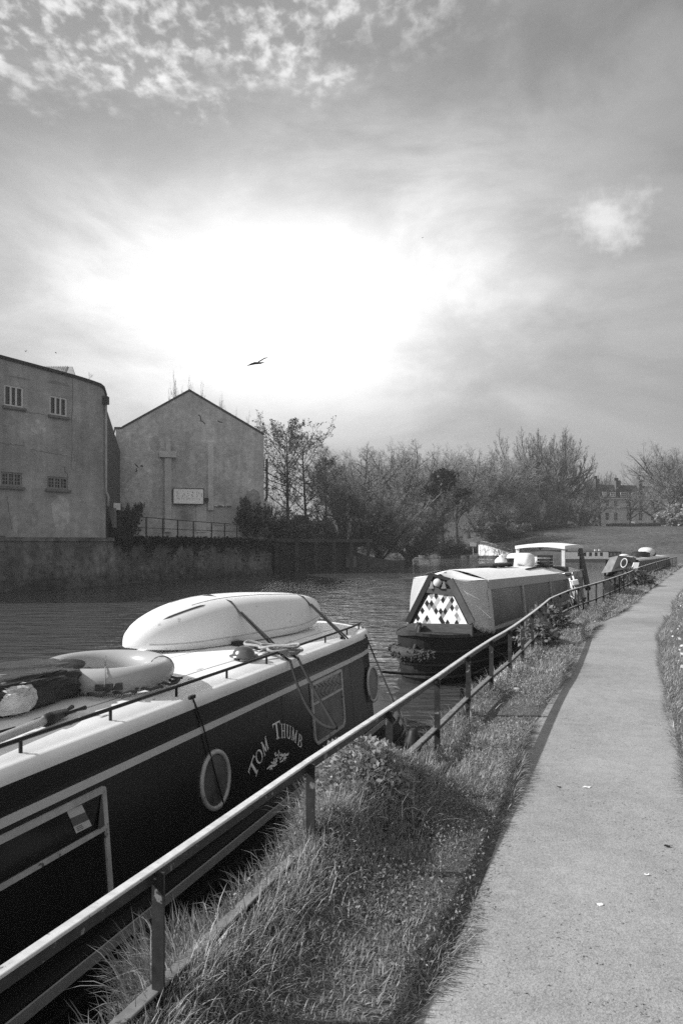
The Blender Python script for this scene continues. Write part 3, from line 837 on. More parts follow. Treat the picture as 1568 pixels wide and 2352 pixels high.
# ------------------------------------------------------------------ railing on the river wall
wa=VPl((-14.5,45.75),(-10.8,55.6)); wb=VPl((-10.8,55.6),(-6.2,64.8))
def onwall(x,y):
    s,z=wa.hit(x,y); pl=wa
    if s>wa.L: s,z=wb.hit(x,y); pl=wb
    return pl,s,z
t=thing('wall_railing','thin black post railing along the top of the river wall before the warehouse','railing',(-11,55,3.03))
top=[];mid=[]
for x in (311,342,380,414,450,491,521,549):
    pl,s,z=onwall(x,1195); p=pl.pt(s,3.0,-.2); zt=4.45-.25*(x-311)/240
    pm=MB(); pm.tube([p,(p[0],p[1],zt)],.05,6); pm.build('post',M_IRON,t)
    top.append((p[0],p[1],zt)); mid.append((p[0],p[1],3.0+(zt-3.0)*.5))
tm=MB(); tm.tube(top,.03,5); tm.build('top_rail',M_IRON,t)
tm=MB(); tm.tube(mid,.022,5); tm.build('middle_rail',M_IRON,t)
# gate fence and small sign near the factory corner
t=thing('site_fence','rusty wire gate fence filling the gap between factory and warehouse','fence',(-14.3,49,3.0))
fp=[]
for x in (253,275,288,311):
    pl,s,z=onwall(x,1160); p=pl.pt(s,3.0,-.5); pm=MB(); pm.tube([p,(p[0],p[1],5.0)],.045,6); pm.build('post',M_IRON,t); fp.append(p)
wm=MB()
for zq_ in (3.5,4.0,4.5,4.95): wm.tube([(p[0],p[1],zq_) for p in fp],.018,4)
for a,b in zip(fp[:-1],fp[1:]):
    for k in range(1,6): q=lerp(a,b,k/6); wm.tube([(q[0],q[1],3.05),(q[0],q[1],4.95)],.012,4)
wm.build('mesh_panel',M_IRON,t)
pl,s,z=onwall(281,1163); sm=MB(); c=pl.pt(s,z,-.40); sm.cbox(c,(.34*pl.u[0],.34*pl.u[1],0),(.02*pl.n[0],.02*pl.n[1],0),(0,0,.22))
sm.solo('notice_board','little white notice board on the gate fence beside the factory','sign') if False else sm.solo('notice_board',M_WHITEP,'little white notice board on the gate fence beside the factory','sign')

# ------------------------------------------------------------------ concrete wharf right of the warehouse
t=thing('wharf','dark concrete wharf deck standing over the water below the bare trees','wharf',(-1.5,72,0))
m=MB(); dk=[(-6.2,64.8),(3.1,74.2),(2.2,77.5),(-9,70)]
m.prism([(x,y,2.72) for x,y in dk],(0,0,.33)); M_CONC=grey('wharf_concrete',.05,.9,var=.35,scale=1.2,bump=.4,bdist=.05)
m.build('deck',M_CONC,t,bevel=.03)
m=MB()
M_UNDER=grey('wharf_wall',.035,.95,var=.4,scale=.8,detail=7,bump=.5,bdist=.1)
m.prism([(-6.0,65.6,-1.2),(1.6,74.2,-1.2),(1.2,76.0,-1.2),(-8,69,-1.2)],(0,0,3.9)); m.build('back_wall',M_UNDER,t)
for k in range(6):
    q=.03+k*.186; x=-6.1+9.0*q; y=65.1+9.1*q
    m=MB(); m.cbox((x+.1,y+.05,.75),(.16,0,0),(0,.16,0),(0,0,1.97)); m.build('pile',M_CONC,t)
m=MB(); c=Q(806,1290,72.6); m.cbox(c,(.5,0,0),(0,.06,0),(0,0,.55)); o=m.build('fender_panel',grey('pale_marker',.16,.8,var=.4,scale=3),t)
# ------------------------------------------------------------------ the near narrowboat
class BF:
    """boat frame: s along the near gunwale (forwards), t across it (away from the near side), z up"""
    def __init__(s,a,u):
        l=math.hypot(*u); s.a=a; s.u=(u[0]/l,u[1]/l); s.n=(-s.u[1],s.u[0])
    def pt(s,q,t,z): return (s.a[0]+q*s.u[0]+t*s.n[0], s.a[1]+q*s.u[1]+t*s.n[1], z)
    def hit(s,x,y,t):
        """where a sight line meets the upright plane at offset t: (q,z)"""
        k=(x-CX)/F; ax=s.a[0]+t*s.n[0]; ay=s.a[1]+t*s.n[1]
        q=(k*ay-ax)/(s.u[0]-k*s.u[1]); Y=ay+q*s.u[1]
        return q, ZC-(y-HY)/F*Y
B1=BF((-1.51,3.265),(.355,1.0))
BEAM=2.05; ZG1=.62; ZR1=1.65
ZF1=.78                                          # gunwale rises a little at the fore end
def tside(z): return .08+.09*(z-ZG1)/(ZR1-ZG1)
def side_hit(x,y):
    t=.12
    for i in range(4):
        q,z=B1.hit(x,y,t); t=tside(z)
    return q,z
def side_pt(q,z,out=0.0): return B1.pt(q, tside(z)-out, z)
SF=side_hit(866,1520)[0]                         # cabin front
boat=thing('narrowboat','dark narrowboat with white roof and lettered side moored along the nearest railing','boat',B1.pt(2,1.0,0))
M_HULL=grey('hull_black',.012,.42,var=.3,scale=3,bump=.12,bscale=6)
M_CABIN=grey('cabin_paint',.017,.24,spec=.5,var=.2,scale=2,bump=.05,bscale=2.5,bdist=.01)
M_BAND=grey('cabin_band',.007,.3,var=.2)
M_STRIPE=grey('coachline',.58,.4,var=.06)
M_STRIPE2=grey('hull_line',.36,.5,var=.12,scale=8)
M_ROOF=grey('roof_paint',.84,.55,spec=.3,var=.12,scale=2.2,detail=7,bump=.1,bscale=60,bdist=.003,worn=.55,wscale=5,wthr=.68)
S0=-5.0
# hull with rounded fore end: outlines at several levels
def outline(front, inset, z, sheer=0.0):
    """near side -> stem -> far side"""
    pts=[]
    L=2.0
    for q in [S0,-2,0,2,4,front-L]: pts.append((q,inset,z))
    for i in range(1,13):
        a=math.pi/2*i/12
        pts.append((front-L+L*math.sin(a), inset+(BEAM/2-inset)*(1-math.cos(a)), z+sheer*(i/12)**2))
    far=[(q,BEAM-t,zz) for q,t,zz in reversed(pts[:-1])]
    return [B1.pt(*p) for p in pts+far]
fr=7.9
levels=[(fr+.75,.16,-.55,0),(fr+.80,.03,0.02,0),(fr+.62,0.0,.24,.03),(fr+.16,0.0,ZG1-.12,.08),(fr-.03,0.0,ZG1-.02,.10),(fr-.03,.0,ZG1,.10)]
m=MB(); m.rings([outline(*l) for l in levels],closed=True,caps=(False,True))
m.build('hull',M_HULL,boat)
# rubbing strakes and gunwale line follow the same outlines
def band(l0,l1,out,mat,name,steps=4):
    a=outline(*l0); b=outline(*l1); k=len(a)//2
    m=MB(); 
    def off(pts,o):
        r=[]
        for i,p in enumerate(pts):
            d=vnorm(vsub(pts[min(i+1,len(pts)-1)],pts[max(i-1,0)])); r.append((p[0]+d[1]*o,p[1]-d[0]*o,p[2]))
        return r
    a0=off(a,0.0);a1=off(a,out);b1=off(b,out);b0=off(b,0.0)
    m.rings([[a0[i],a1[i],b1[i],b0[i]] for i in range(len(a))],closed=True)
    return m.build(name,mat,boat)
band((fr+.03,-.004,ZG1-.075,.09),(fr-.025,-.004,ZG1-.015,.10),.012,M_STRIPE2,'gunwale_line')
band((fr+.32,-.002,.40,.06),(fr+.24,-.002,.45,.07),.03,M_HULL,'rubbing_strake')
band((fr+.69,.003,.16,.03),(fr+.66,.003,.20,.03),.03,M_HULL,'rubbing_strake')
# pale painted flash on the bow
bm=MB()
a=outline(fr+.53,-.010,.30,.04); b=outline(fr+.12,-.010,ZG1-.09,.09)
sel=list(range(7,17)); bm.rings([[a[i] for i in sel],[lerp(a[i],b[i],.5) for i in sel],[b[i] for i in sel]],closed=False,caps=(False,False))
bm.build('bow_flash',grey('bow_flash_paint',.62,.4,var=.15,scale=5),boat,smooth=True)
# cabin: near side, front, far side
m=MB()
def cab(q,z,near=True,ins=0.0):
    t=tside(z)+ins
    return B1.pt(q,t if near else BEAM-t,z)
qs=[S0,-2,0,2,4,SF-1.1,SF-.5,SF-.16,SF]
tap=[0,0,0,0,0,0,.015,.05,.13]
lev=[ZG1-.02,.9,1.2,1.5,ZR1]
m.rings([[cab(q,z,True,tp) for z in lev] for q,tp in zip(qs,tap)],closed=False,caps=(False,False))
m.rings([[cab(q,z,False,tp) for z in reversed(lev)] for q,tp in zip(qs,tap)],closed=False,caps=(False,False))
m.poly([cab(SF,ZG1,True,.13),cab(SF,ZG1,False,.13),cab(SF,ZR1,False,.13),cab(SF,ZR1,True,.13)])
m.build('cabin',M_CABIN,boat,smooth=False)
# roof: crowned sheet with a rolled edge
m=MB(); rows=[]
for q,tp in zip([S0,-2,0,2,4,SF-1.1,SF-.5,SF-.16,SF+.03],tap):
    row=[]; t0=tside(ZR1)+tp
    prof=[(-.012,-.055),(-.016,-.02),(-.006,.012),(.02,.028),(.055,.030),(.06,.034)]
    row+=[B1.pt(q,t0+a,ZR1+b) for a,b in prof]
    for i in range(1,8):
        k=i/8; row.append(B1.pt(q,t0+.06+(BEAM-2*t0-.12)*k,ZR1+.034+.06*math.sin(math.pi*k)))
    row+=[B1.pt(q,BEAM-t0-a,ZR1+b) for a,b in reversed(prof)]
    rows.append(row)
m.rings(rows,closed=False,caps=(False,False))
m.poly([p for p in rows[-1]]+[])
m.build('roof',M_ROOF,boat,smooth=True)
def zroof(t): return ZR1+.034+.06*math.sin(math.pi*min(max((t-.23)/(BEAM-.46),0),1))
# dark band under the roof, then the pale coach line
def sideband(z0,z1,out,mat,name,a=S0,b=None):
    b=SF if b is None else b
    m=MB(); rows=[]
    for q,tp in zip(qs,tap):
        if q>b: continue
        f=lambda z,o:B1.pt(q,tside(z)+tp-o,z)
        rows.append([f(z0,.001),f(z0,out),f(z1,out),f(z1,.001)])
    m.rings(rows,closed=True); return m.build(name,mat,boat)
ql,zl=side_hit(600/1.387,2308/1.387)
sideband(ZR1-.17,ZR1-.052,.006,M_BAND,'top_band')
sideband(1.405,1.452,.004,M_STRIPE,'coach_line')
# roof handrail on stanchions
hr=MB(); hp=[B1.pt(q,tside(ZR1)+.085+tp,ZR1+.105) for q,tp in zip(qs[:-1],tap)]
hr.tube(hp,.012,6); hro=hr.build('roof_handrail',M_IRON,boat,smooth=True)
for q in [q_ for q_ in np.arange(-3.2,SF-.1,.72)]+[SF-.25]:
    tp=np.interp(q,qs,tap); a=B1.pt(q,tside(ZR1)+.085+tp,ZR1+.02); s=MB()
    s.tube([a,(a[0],a[1],ZR1+.105)],.010,6); s.build('stanchion',M_IRON,hro,off=OFF[boat.name])
# seams in the roof paint line
# paint seams and drip marks on the roof
m=MB()
for tt in (.52,1.02,1.52):
    pts=[B1.pt(q,tt+.01*math.sin(q*3),zroof(tt)+.003) for q in np.arange(S0,SF-.2,.3)]
    m.rings([[p,vadd(p,(.009*B1.n[0],.009*B1.n[1],0))] for p in pts],closed=False,caps=(False,False))
m.build('roof_seam',grey('seam_grey',.42,.7,var=.3,scale=10),boat)
m=MB(); rs0=random.Random(41)
for k in range(26):
    q=rs0.uniform(-2.0,SF-.6); tt=rs0.uniform(.30,.62); L=rs0.uniform(.02,.09); W_=rs0.uniform(.004,.014); n_=9
    m.poly([B1.pt(q+L*math.cos(2*math.pi*i/n_)*rs0.uniform(.6,1),tt+W_*math.sin(2*math.pi*i/n_)*rs0.uniform(.6,1),zroof(tt)+.0045) for i in range(n_)])
m.build('roof_stain',grey('stain_grey',.36,.8,var=.4,scale=20),boat)
# rust runs and scuffs low on the cabin side
m=MB()
for k in range(30):
    q=rs0.uniform(-1.0,SF-.3); z=rs0.choice((1.40,1.40,.9,.8)); L=rs0.uniform(.03,.16); w0=rs0.uniform(.002,.006)
    m.poly([side_pt(q-w0,z,.0012),side_pt(q+w0*.4,z-L,.0012),side_pt(q+w0,z,.0012)])
m.build('drip_mark',grey('drip_grey',.05,.6),boat)
m=MB()
for q in (-.9,1.45,3.35,5.2):
    m.rings([[side_pt(q-.003,z,.0014),side_pt(q+.003,z,.0014)] for z in (ZG1+.02,1.0,ZR1-.18)],closed=False,caps=(False,False))
m.build('plate_seam',grey('seam_dark',.03,.5),boat)
# windows -----------------------------------------------------
def quad_side(pts,out): 
    return [side_pt(*p,out) for p in pts]
M_FRAME=grey('window_frame_metal',.44,.35,var=.25,scale=12,worn=.12,wscale=14,wthr=.6)
M_GLASS_B=grey('boat_glass',.016,.09,spec=.6,var=.5,scale=2)
M_GLASS_C=grey('boat_glass_pale',.11,.15,spec=.5,var=.6,scale=5)
def round_rect(q0,q1,z0,z1,r_top,r_bot,n=5):
    pts=[]
    for cx_,cz,r,a0 in ((q1-r_bot,z0+r_bot,r_bot,-90),(q1-r_top,z1-r_top,r_top,0),(q0+r_top,z1-r_top,r_top,90),(q0+r_bot,z0+r_bot,r_bot,180)):
        for i in range(n+1):
            a=rad(a0+90*i/n); pts.append((cx_+r*math.cos(a),cz+r*math.sin(a)))
    return pts
def boat_window(q0,q1,z0,z1,zbar,fw,glass,rt=.02,rb=.09):
    m=MB(); o=round_rect(q0,q1,z0,z1,rt,rb); i_=round_rect(q0+fw,q1-fw,z0+fw,z1-fw,max(rt-fw*.4,.008),max(rb-fw*.6,.01))
    rows=[[side_pt(*a,.0),side_pt(*a,.016),side_pt(*b,.016),side_pt(*b,.0)] for a,b in zip(o,i_)]
    rows.append(rows[0]); m.rings(rows,closed=True,caps=(False,False))
    f=m.build('window',M_FRAME,boat)
    g=MB(); g.poly([side_pt(*p,.004) for p in i_]); g.build('pane',glass,f,off=OFF[boat.name])
    b=MB(); b.box(side_pt(q0+fw,zbar-fw*.35,.003),vsub(side_pt(q1-fw,zbar-fw*.35,.003),side_pt(q0+fw,zbar-fw*.35,.003)),vsub(side_pt(q0+fw,zbar-fw*.35,.018),side_pt(q0+fw,zbar-fw*.35,.003)),vsub(side_pt(q0+fw,zbar+fw*.35,.003),side_pt(q0+fw,zbar-fw*.35,.003)))
    b.build('glazing_bar',M_FRAME,f,off=OFF[boat.name])
    return f
q1=side_hit(239,1804)[0]; z1=side_hit(237,1804)[1]; z0=side_hit(130,2178)[1]; zb=side_hit(120,1968)[1]
WN=boat_window(q1-1.05,q1,z0,z1,zb,.034,M_GLASS_B)
# the hopper vent tilts in, and a paper notice is stuck behind it
hv=MB(); hv.prism([side_pt(q1-.036,zb+.02,.012),side_pt(q1-.036,z1-.04,.006),side_pt(q1-.10,zb+.02,.02)],vsub(side_pt(q1-.036,zb+.02,.014),side_pt(q1-.036,zb+.02,.012)))
hv.build('vent_cheek',grey('vent_metal',.10,.4),WN,off=OFF[boat.name])
pc=[side_hit(*p) for p in ((151,1862),(186,1848),(209,1896),(173,1914))]
pp=MB(); pp.poly([side_pt(*p,.0075) for p in reversed(pc)]); nt_=pp.build('notice',grey('notice_paper',.55,.7,var=.08),WN,off=OFF[boat.name])
pb=MB(); f_=lambda u,v: lerp(lerp(pc[0],pc[1],u),lerp(pc[3],pc[2],u),v)
pb.poly([side_pt(*f_(*p),.0085) for p in ((.0,.34),(0,.70),(1,.70),(1,.34))])
for k in range(3): pb.poly([side_pt(*f_(*p),.0088) for p in ((.12,.76+.07*k),(.12,.79+.07*k),(.5,.79+.07*k),(.5,.76+.07*k))])
pb.build('notice_print',grey('notice_ink',.12,.7),WN,off=OFF[boat.name])
a=side_hit(709.7,1572); b=side_hit(782.4,1534.5); c=side_hit(790.6,1662); d=side_hit(723,1710); e=side_hit(714,1620)
W2=boat_window((a[0]+d[0])/2,(b[0]+c[0])/2,(c[1]+d[1])/2-.02,(a[1]+b[1])/2,e[1],.026,M_GLASS_C)
# lace curtain pattern behind the upper light
lc=MB(); rl_=random.Random(9)
qa,qb,za,zb2=(a[0]+d[0])/2+.03,(b[0]+c[0])/2-.03,e[1]+.02,(a[1]+b[1])/2-.03
for k in range(7):
    x=qa+(qb-qa)*(.06+.14*k); pts=[]
    for j in range(9): pts.append(side_pt(min(max(x+.05*math.sin(j*1.1+k),qa),qb),za+(zb2-za)*(j/8)*.92,.0065))
    lc.tube(pts,.006,4)
lc.build('lace',grey('lace',.24,.8),W2,off=OFF[boat.name])
def porthole(x,y,r):
    q,z=side_hit(x,y); n=32; m=MB(); rows=[]
    for i in range(n+1):
        a=2*math.pi*i/n; f=lambda rr,o: side_pt(q+rr*math.cos(a),z+rr*math.sin(a),o)
        rows.append([f(r,.0),f(r*.98,.016),f(r*.88,.020),f(r*.83,.012),f(r*.83,.0)])
    m.rings(rows,closed=True,caps=(False,False)); ph=m.build('porthole',M_FRAME,boat,smooth=True)
    g=MB(); g.poly([side_pt(q+r*.84*math.cos(2*math.pi*i/n),z+r*.84*math.sin(2*math.pi*i/n),.005) for i in range(n)])
    g.build('pane',M_GLASS_C,ph,off=OFF[boat.name])
porthole(494.4,1791,.215); porthole(855,1570.4,.225)
# painted name ------------------------------------------------
def crop(x,y): return ((770+x/6.817)*.72092,(2250+y/6.817)*.72101)
M_LET=grey('name_paint',.90,.5,var=.08); 
M_LETS=grey('name_shadow_paint',.09,.6)
def glyph(ch):
    """strokes: list of polygons in a unit box"""
    S=[]
    def v(x,w=.16,y0=0,y1=1): S.append([(x-w/2,y0),(x+w/2,y0),(x+w/2,y1),(x-w/2,y1)])
    def h(x0,x1,y,w=.07): S.append([(x0,y-w/2),(x1,y-w/2),(x1,y+w/2),(x0,y+w/2)])
    def d(x0,y0,x1,y1,w=.12): S.append([(x0-w/2,y0),(x0+w/2,y0),(x1+w/2,y1),(x1-w/2,y1)])
    def ring(cx,cy,rx,ry,tx,ty,a0=0,a1=360,n=22):
        for i in range(n):
            a=rad(a0+(a1-a0)*i/n); b=rad(a0+(a1-a0)*(i+1)/n)
            S.append([(cx+rx*math.cos(a),cy+ry*math.sin(a)),(cx+rx*math.cos(b),cy+ry*math.sin(b)),(cx+(rx-tx)*math.cos(b),cy+(ry-ty)*math.sin(b)),(cx+(rx-tx)*math.cos(a),cy+(ry-ty)*math.sin(a))])
    if ch=='T':
        v(.5,.17,.04,.96); h(.02,.98,.955,.09); h(.30,.70,.03,.06)
        S.append([(.02,.95),(.02,.72),(.10,.90)]); S.append([(.98,.95),(.90,.90),(.98,.72)])
    if ch=='O': ring(.5,.5,.5,.5,.17,.06)
    if ch=='H':
        v(.22,.16,.03,.97); v(.78,.16,.03,.97); h(.22,.78,.5,.07)
        for x in (.22,.78):
            h(x-.2,x+.2,.025,.05); h(x-.2,x+.2,.975,.05)
    if ch=='U':
        v(.22,.17,.3,.97); v(.80,.11,.3,.97); ring(.51,.32,.375,.32,.14,.07,180,360,12)
        h(.02,.42,.975,.05); h(.62,.98,.975,.05)
    if ch=='M':
        d(.14,.03,.20,.97,.09); d(.20,.97,.50,.06,.15); d(.50,.06,.80,.97,.08); d(.84,.03,.80,.97,.15)
        h(0,.28,.025,.05); h(.70,1.0,.025,.05); h(.06,.24,.975,.05); h(.78,.96,.975,.05)
    if ch=='B':
        v(.22,.17,.03,.97); ring(.42,.745,.42,.255,.16,.07,-90,90,10); ring(.44,.26,.50,.27,.17,.07,-90,90,10)
        h(.02,.46,.025,.06); h(.02,.44,.97,.06); h(.2,.46,.5,.05)
    return S
LET=[('T',(125,1425),(250,1040),(263,1647),(387,1263)),('O',(265,1090),(375,870),(365,1310),(475,1090)),('M',(395,810),(520,625),(480,1095),(580,900)),
     ('T',(650,390),(820,300),(690,750),(860,660)),('H',(835,380),(940,378),(848,690),(945,685)),('U',(960,390),(1065,430),(955,690),(1060,722)),('M',(1085,440),(1205,540),(1068,722),(1170,805)),('B',(1225,592),(1318,640),(1198,832),(1292,928))]
def letters(dx,dy,out,mat,name,word):
    m=MB()
    for ch,tl,tr,bl,br in word:
        cs=[side_hit(*crop(p[0]+dx,p[1]+dy)) for p in (tl,tr,bl,br)]
        for poly in glyph(ch):
            pts=[]
            for u,v in poly:
                p=lerp(lerp(cs[2],cs[3],u),lerp(cs[0],cs[1],u),v); pts.append(side_pt(*p,out))
            m.poly(pts)
    return m.build(name,mat,boat)
for wd in (LET[:3],LET[3:]):
    letters(16,16,.0022,M_LETS,'lettering_shadow',wd); letters(0,0,.0042,M_LET,'lettering',wd)
sc=MB()
def ribbon(pts,w,mb,out=.004):
    P_=[side_hit(*crop(*p)) for p in pts]; L_=[];R__=[]
    for i,p in enumerate(P_):
        a=P_[max(i-1,0)];b=P_[min(i+1,len(P_)-1)]; d=(b[0]-a[0],b[1]-a[1]); l=math.hypot(*d) or 1; k=w*(.35+.65*math.sin(math.pi*(.12+.76*i/(len(P_)-1))))
        L_.append(side_pt(p[0]-d[1]/l*k,p[1]+d[0]/l*k,out)); R__.append(side_pt(p[0]+d[1]/l*k,p[1]-d[0]/l*k,out))
    mb.rings([L_,R__],closed=False,caps=(False,False))
for pts in ([(540,1365),(590,1315),(640,1290),(700,1290),(760,1250)],[(600,1370),(640,1330),(655,1375)],[(630,1220),(670,1230),(720,1250)],[(690,1150),(685,1210),(730,1225),(760,1180),(745,1130),(715,1150),(740,1190)],
            [(735,1000),(710,1030),(725,1070),(750,1060),(745,1030)],[(790,1140),(785,1080),(770,1030)],[(800,950),(790,990),(815,1010),(795,1040)],[(815,1050),(850,1060),(855,1110),(825,1160),(815,1110)],[(850,1010),(870,1070),(900,1040)],
            [(820,1210),(880,1180),(910,1120),(940,1060),(1000,1040),(1010,1005)],[(880,1100),(905,1050),(935,1020)],[(930,1190),(925,1140),(965,1105)],[(690,1130),(700,1180)],[(655,1215),(690,1250)]):
    ribbon(pts,.009,sc)
sc.build('scroll_ornament',M_LET,boat)
# plating seams down the side
sm=MB()
for xx,y0,y1 in ((440,1600,1690),):
    pts=[side_hit(x,y) for x,y in ((437,1601),(458,1655),(470,1700),(489,1775),(510,1850))]
    sm.tube([side_pt(*p,.018) for p in pts],.006,5)
sm.build('loose_cable',M_IRON,boat)
# mushroom vent
def roof_at(x,y,dz=0.0):
    z=1.72
    p=P(x,y,z)
    for i in range(4):
        t=(p[0]-B1.a[0])*B1.n[0]+(p[1]-B1.a[1])*B1.n[1]; z=zroof(t)+dz; p=P(x,y,z)
    return p
def lathe(mb,c,prof,n=20,ax=(0,0,1)):
    rows=[]
    for r,h in prof: rows.append([(c[0]+r*math.cos(2*math.pi*i/n),c[1]+r*math.sin(2*math.pi*i/n),c[2]+h) for i in range(n)])
    mb.rings(rows,closed=True)
c=roof_at(560,1516); m=MB(); lathe(m,c,[(.05,0),(.05,.03),(.125,.032),(.128,.042),(.10,.05),(.092,.075),(.07,.105),(.035,.122),(.004,.127)],24)
m.build('mushroom_vent',grey('vent_brass',.16,.25,metal=.6),boat,smooth=True)
# small roof fittings
for x,y in ((441,1605),(785,1467)):
    c=roof_at(x,y); m=MB(); m.cbox(vadd(c,(0,0,.012)),(.035*B1.u[0],.035*B1.u[1],0),(.014*B1.n[0],.014*B1.n[1],0),(0,0,.014)); m.build('roof_cleat',M_IRON,boat,bevel=.008)

# ------------------------------------------------------------------ things lying on its roof
# upturned canoe
K0=Vector((-1.93,6.62,0)); K1=Vector((-.34,9.25,0)); ax=(K1-K0); KL=ax.length; ax.normalize(); kn=Vector((ax.y,-ax.x,0))
can=thing('canoe','upturned white canoe strapped down on the narrowboat roof','canoe',tuple((K0+K1)/2)[:2]+(1.74,))
m=MB(); rows=[]; NS=30; NA=22
for i in range(NS+1):
    q=i/NS; e=2*q-1
    wd=.46*max(1-abs(e)**2.6,0)**.62+.004
    ht=.47*max(1-abs(e)**2.7,0)**.62+.004
    zb=1.735+.02+.16*max(q-.62,0)**2/.144+.06*max(.2-q,0)**2/.04
    zt=zb+ht*(1.0-.12*q)
    c=K0+ax*(KL*q); row=[]
    for j in range(NA+1):
        a=math.pi*j/NA; ca=math.cos(a); sa=math.sin(a)
        x=math.copysign(abs(ca)**.72,ca)*wd; z=zb+(zt-zb)*abs(sa)**.78
        row.append((c.x+kn.x*x,c.y+kn.y*x,z))
    # rolled rim, then the hollow underside
    c2=K0+ax*(KL*q)
    row.append((c2.x-kn.x*wd*.86,c2.y-kn.y*wd*.86,zb-.012)); row.append((c2.x+kn.x*wd*.86,c2.y+kn.y*wd*.86,zb-.012))
    rows.append(row)
m.rings(rows,closed=True)
M_CANOE=grey('canoe_plastic',.78,.38,spec=.4,var=.07,scale=3,worn=.52,wscale=6,wthr=.64)
m.build('hull',M_CANOE,can,smooth=True)
def canoe_pt(q,a,out=.004):
    e=2*q-1; wd=.46*max(1-abs(e)**2.6,0)**.62; ht=.47*max(1-abs(e)**2.7,0)**.62
    zb=1.735+.02+.16*max(q-.62,0)**2/.144+.06*max(.2-q,0)**2/.04
    c=K0+ax*(KL*q); ca=math.cos(a); sa=math.sin(a); x=math.copysign(abs(ca)**.72,ca)*(wd+out); z=zb+(ht*(1-.12*q)+out)*abs(sa)**.78
    return (c.x+kn.x*x,c.y+kn.y*x,z)
for aa in (1.28,1.75):
    m=MB(); m.tube([canoe_pt(.22+.62*k/20,aa,.002) for k in range(21)],.006,5); m.build('keel_line',grey('canoe_groove',.45,.5),can)
m=MB(); m.tube([canoe_pt(.04+.92*k/30,.10,.003) for k in range(31)],.007,5); m.build('rim',grey('canoe_rim',.50,.6,var=.3,scale=9),can)
m=MB(); rq=random.Random(19)
for k in range(34):
    q=rq.uniform(.1,.9); a_=rq.uniform(.15,1.3); L=rq.uniform(.01,.05); m.tube([canoe_pt(q,a_,.0),canoe_pt(q+L*.5,a_+rq.uniform(-.03,.03),.0),canoe_pt(q+L,a_+rq.uniform(-.05,.05),.0)],[.001,.0035,.001],4)
m.build('scuff',grey('canoe_scuff',.45,.8,var=.4),can)
m=MB(); m.tube([canoe_pt(.10+.16*k/8,1.12,.0) for k in range(9)],[.004]+[.013]*7+[.004],6); m.build('drain_slot',grey('slot_dark',.10,.6),can)
# timber blocks under the canoe
for x,y,L in ((575,1489,.40),(690,1424,.26)):
    c=roof_at(x,y); m=MB(); m.cbox(vadd(c,(0,.05,.025)),tuple(kn*L),tuple(ax*.06),(0,0,.025)); 
    m.solo('timber_block',grey('timber_dark',.03,.8),'dark timber bearer under the %s of the upturned canoe'%('middle' if x<600 else 'far end'),'block',bevel=.006)
# straps over the canoe
def strap(q,anchor,label,r=.011):
    pts=[canoe_pt(q,math.pi-.5+.0,.012),canoe_pt(q,2.2,.010),canoe_pt(q,1.57,.010),canoe_pt(q,1.0,.010),canoe_pt(q,.62,.012)]
    far=roof_at(300,1440) 
    pts=[canoe_pt(q,math.pi-.02,.03)]+pts
    m=MB(); m.tube(pts+[anchor],r,6)
    m.tube([vadd(pts[-1],(.02,0.01,0)),vadd(anchor,(.03,.02,0))],r*.8,6)
    m.solo('strap',grey('strap_webbing',.02,.7,var=.3,scale=20),label,'strap',group='straps holding the canoe',smooth=True)
strap(.36,roof_at(640,1497,.03),'dark strap over the middle of the upturned canoe running to the coiled rope')
strap(.80,roof_at(792,1467,.03),'dark strap over the far end of the upturned canoe tied to the roof rail')
# life ring
c=roof_at(245,1568); rg=thing('life_ring','pale plastic life ring lying flat on the narrowboat roof beside the dark bundle','life ring',c)
def torus(mb,c,Rr,r,n=48,k=14,tilt=(0,0),squash=1.0):
    base=len(mb.v)
    for i in range(n):
        a=2*math.pi*i/n
        for j in range(k):
            b=2*math.pi*j/k
            x=(Rr+r*math.cos(b))*math.cos(a); y=(Rr+r*math.cos(b))*math.sin(a); z=r*squash*math.sin(b)
            z+=x*tilt[0]+y*tilt[1]; mb.v.append((c[0]+x,c[1]+y,c[2]+z))
    for i in range(n):
        for j in range(k):
            mb.f.append((base+i*k+j,base+((i+1)%n)*k+j,base+((i+1)%n)*k+(j+1)%k,base+i*k+(j+1)%k)); mb.m.append(0)
m=MB(); torus(m,vadd(c,(0,0,.085)),.385,.088,tilt=(-.01,.02))
m.build('ring',grey('ring_plastic',.36,.32,var=.06,scale=3),rg,smooth=True)
for aa in (.3,1.9,3.4,5.0):
    m=MB(); cx_=(c[0]+.385*math.cos(aa),c[1]+.385*math.sin(aa),c[2]+.085)
    m.tube([vadd(cx_,(.0895*math.cos(b)*math.cos(aa),.0895*math.cos(b)*math.sin(aa),.0895*math.sin(b))) for b in [2*math.pi*i/18 for i in range(18)]],.004,5,closed=True); m.build('seam',grey('ring_seam',.22,.6),rg)
for aa in (-1.35,-1.22,-1.09):
    m=MB(); m.cbox((c[0]+.455*math.cos(aa),c[1]+.455*math.sin(aa),c[2]+.055),(.026,0,0),(0,.026,0),(0,0,.022)); m.build('cleat',grey('cleat_dark',.05,.5),rg)
m=MB(); pts=[]
for k in range(30):
    a=-1.5+1.75*k/29; rr=.49+.05*math.sin(k*.9)
    pts.append((c[0]+rr*math.cos(a),c[1]+rr*math.sin(a),c[2]+.02+.012*math.sin(k*1.7)))
m.tube(pts,.010,6); m.build('grab_line',grey('grab_line',.06,.8),rg,smooth=True)
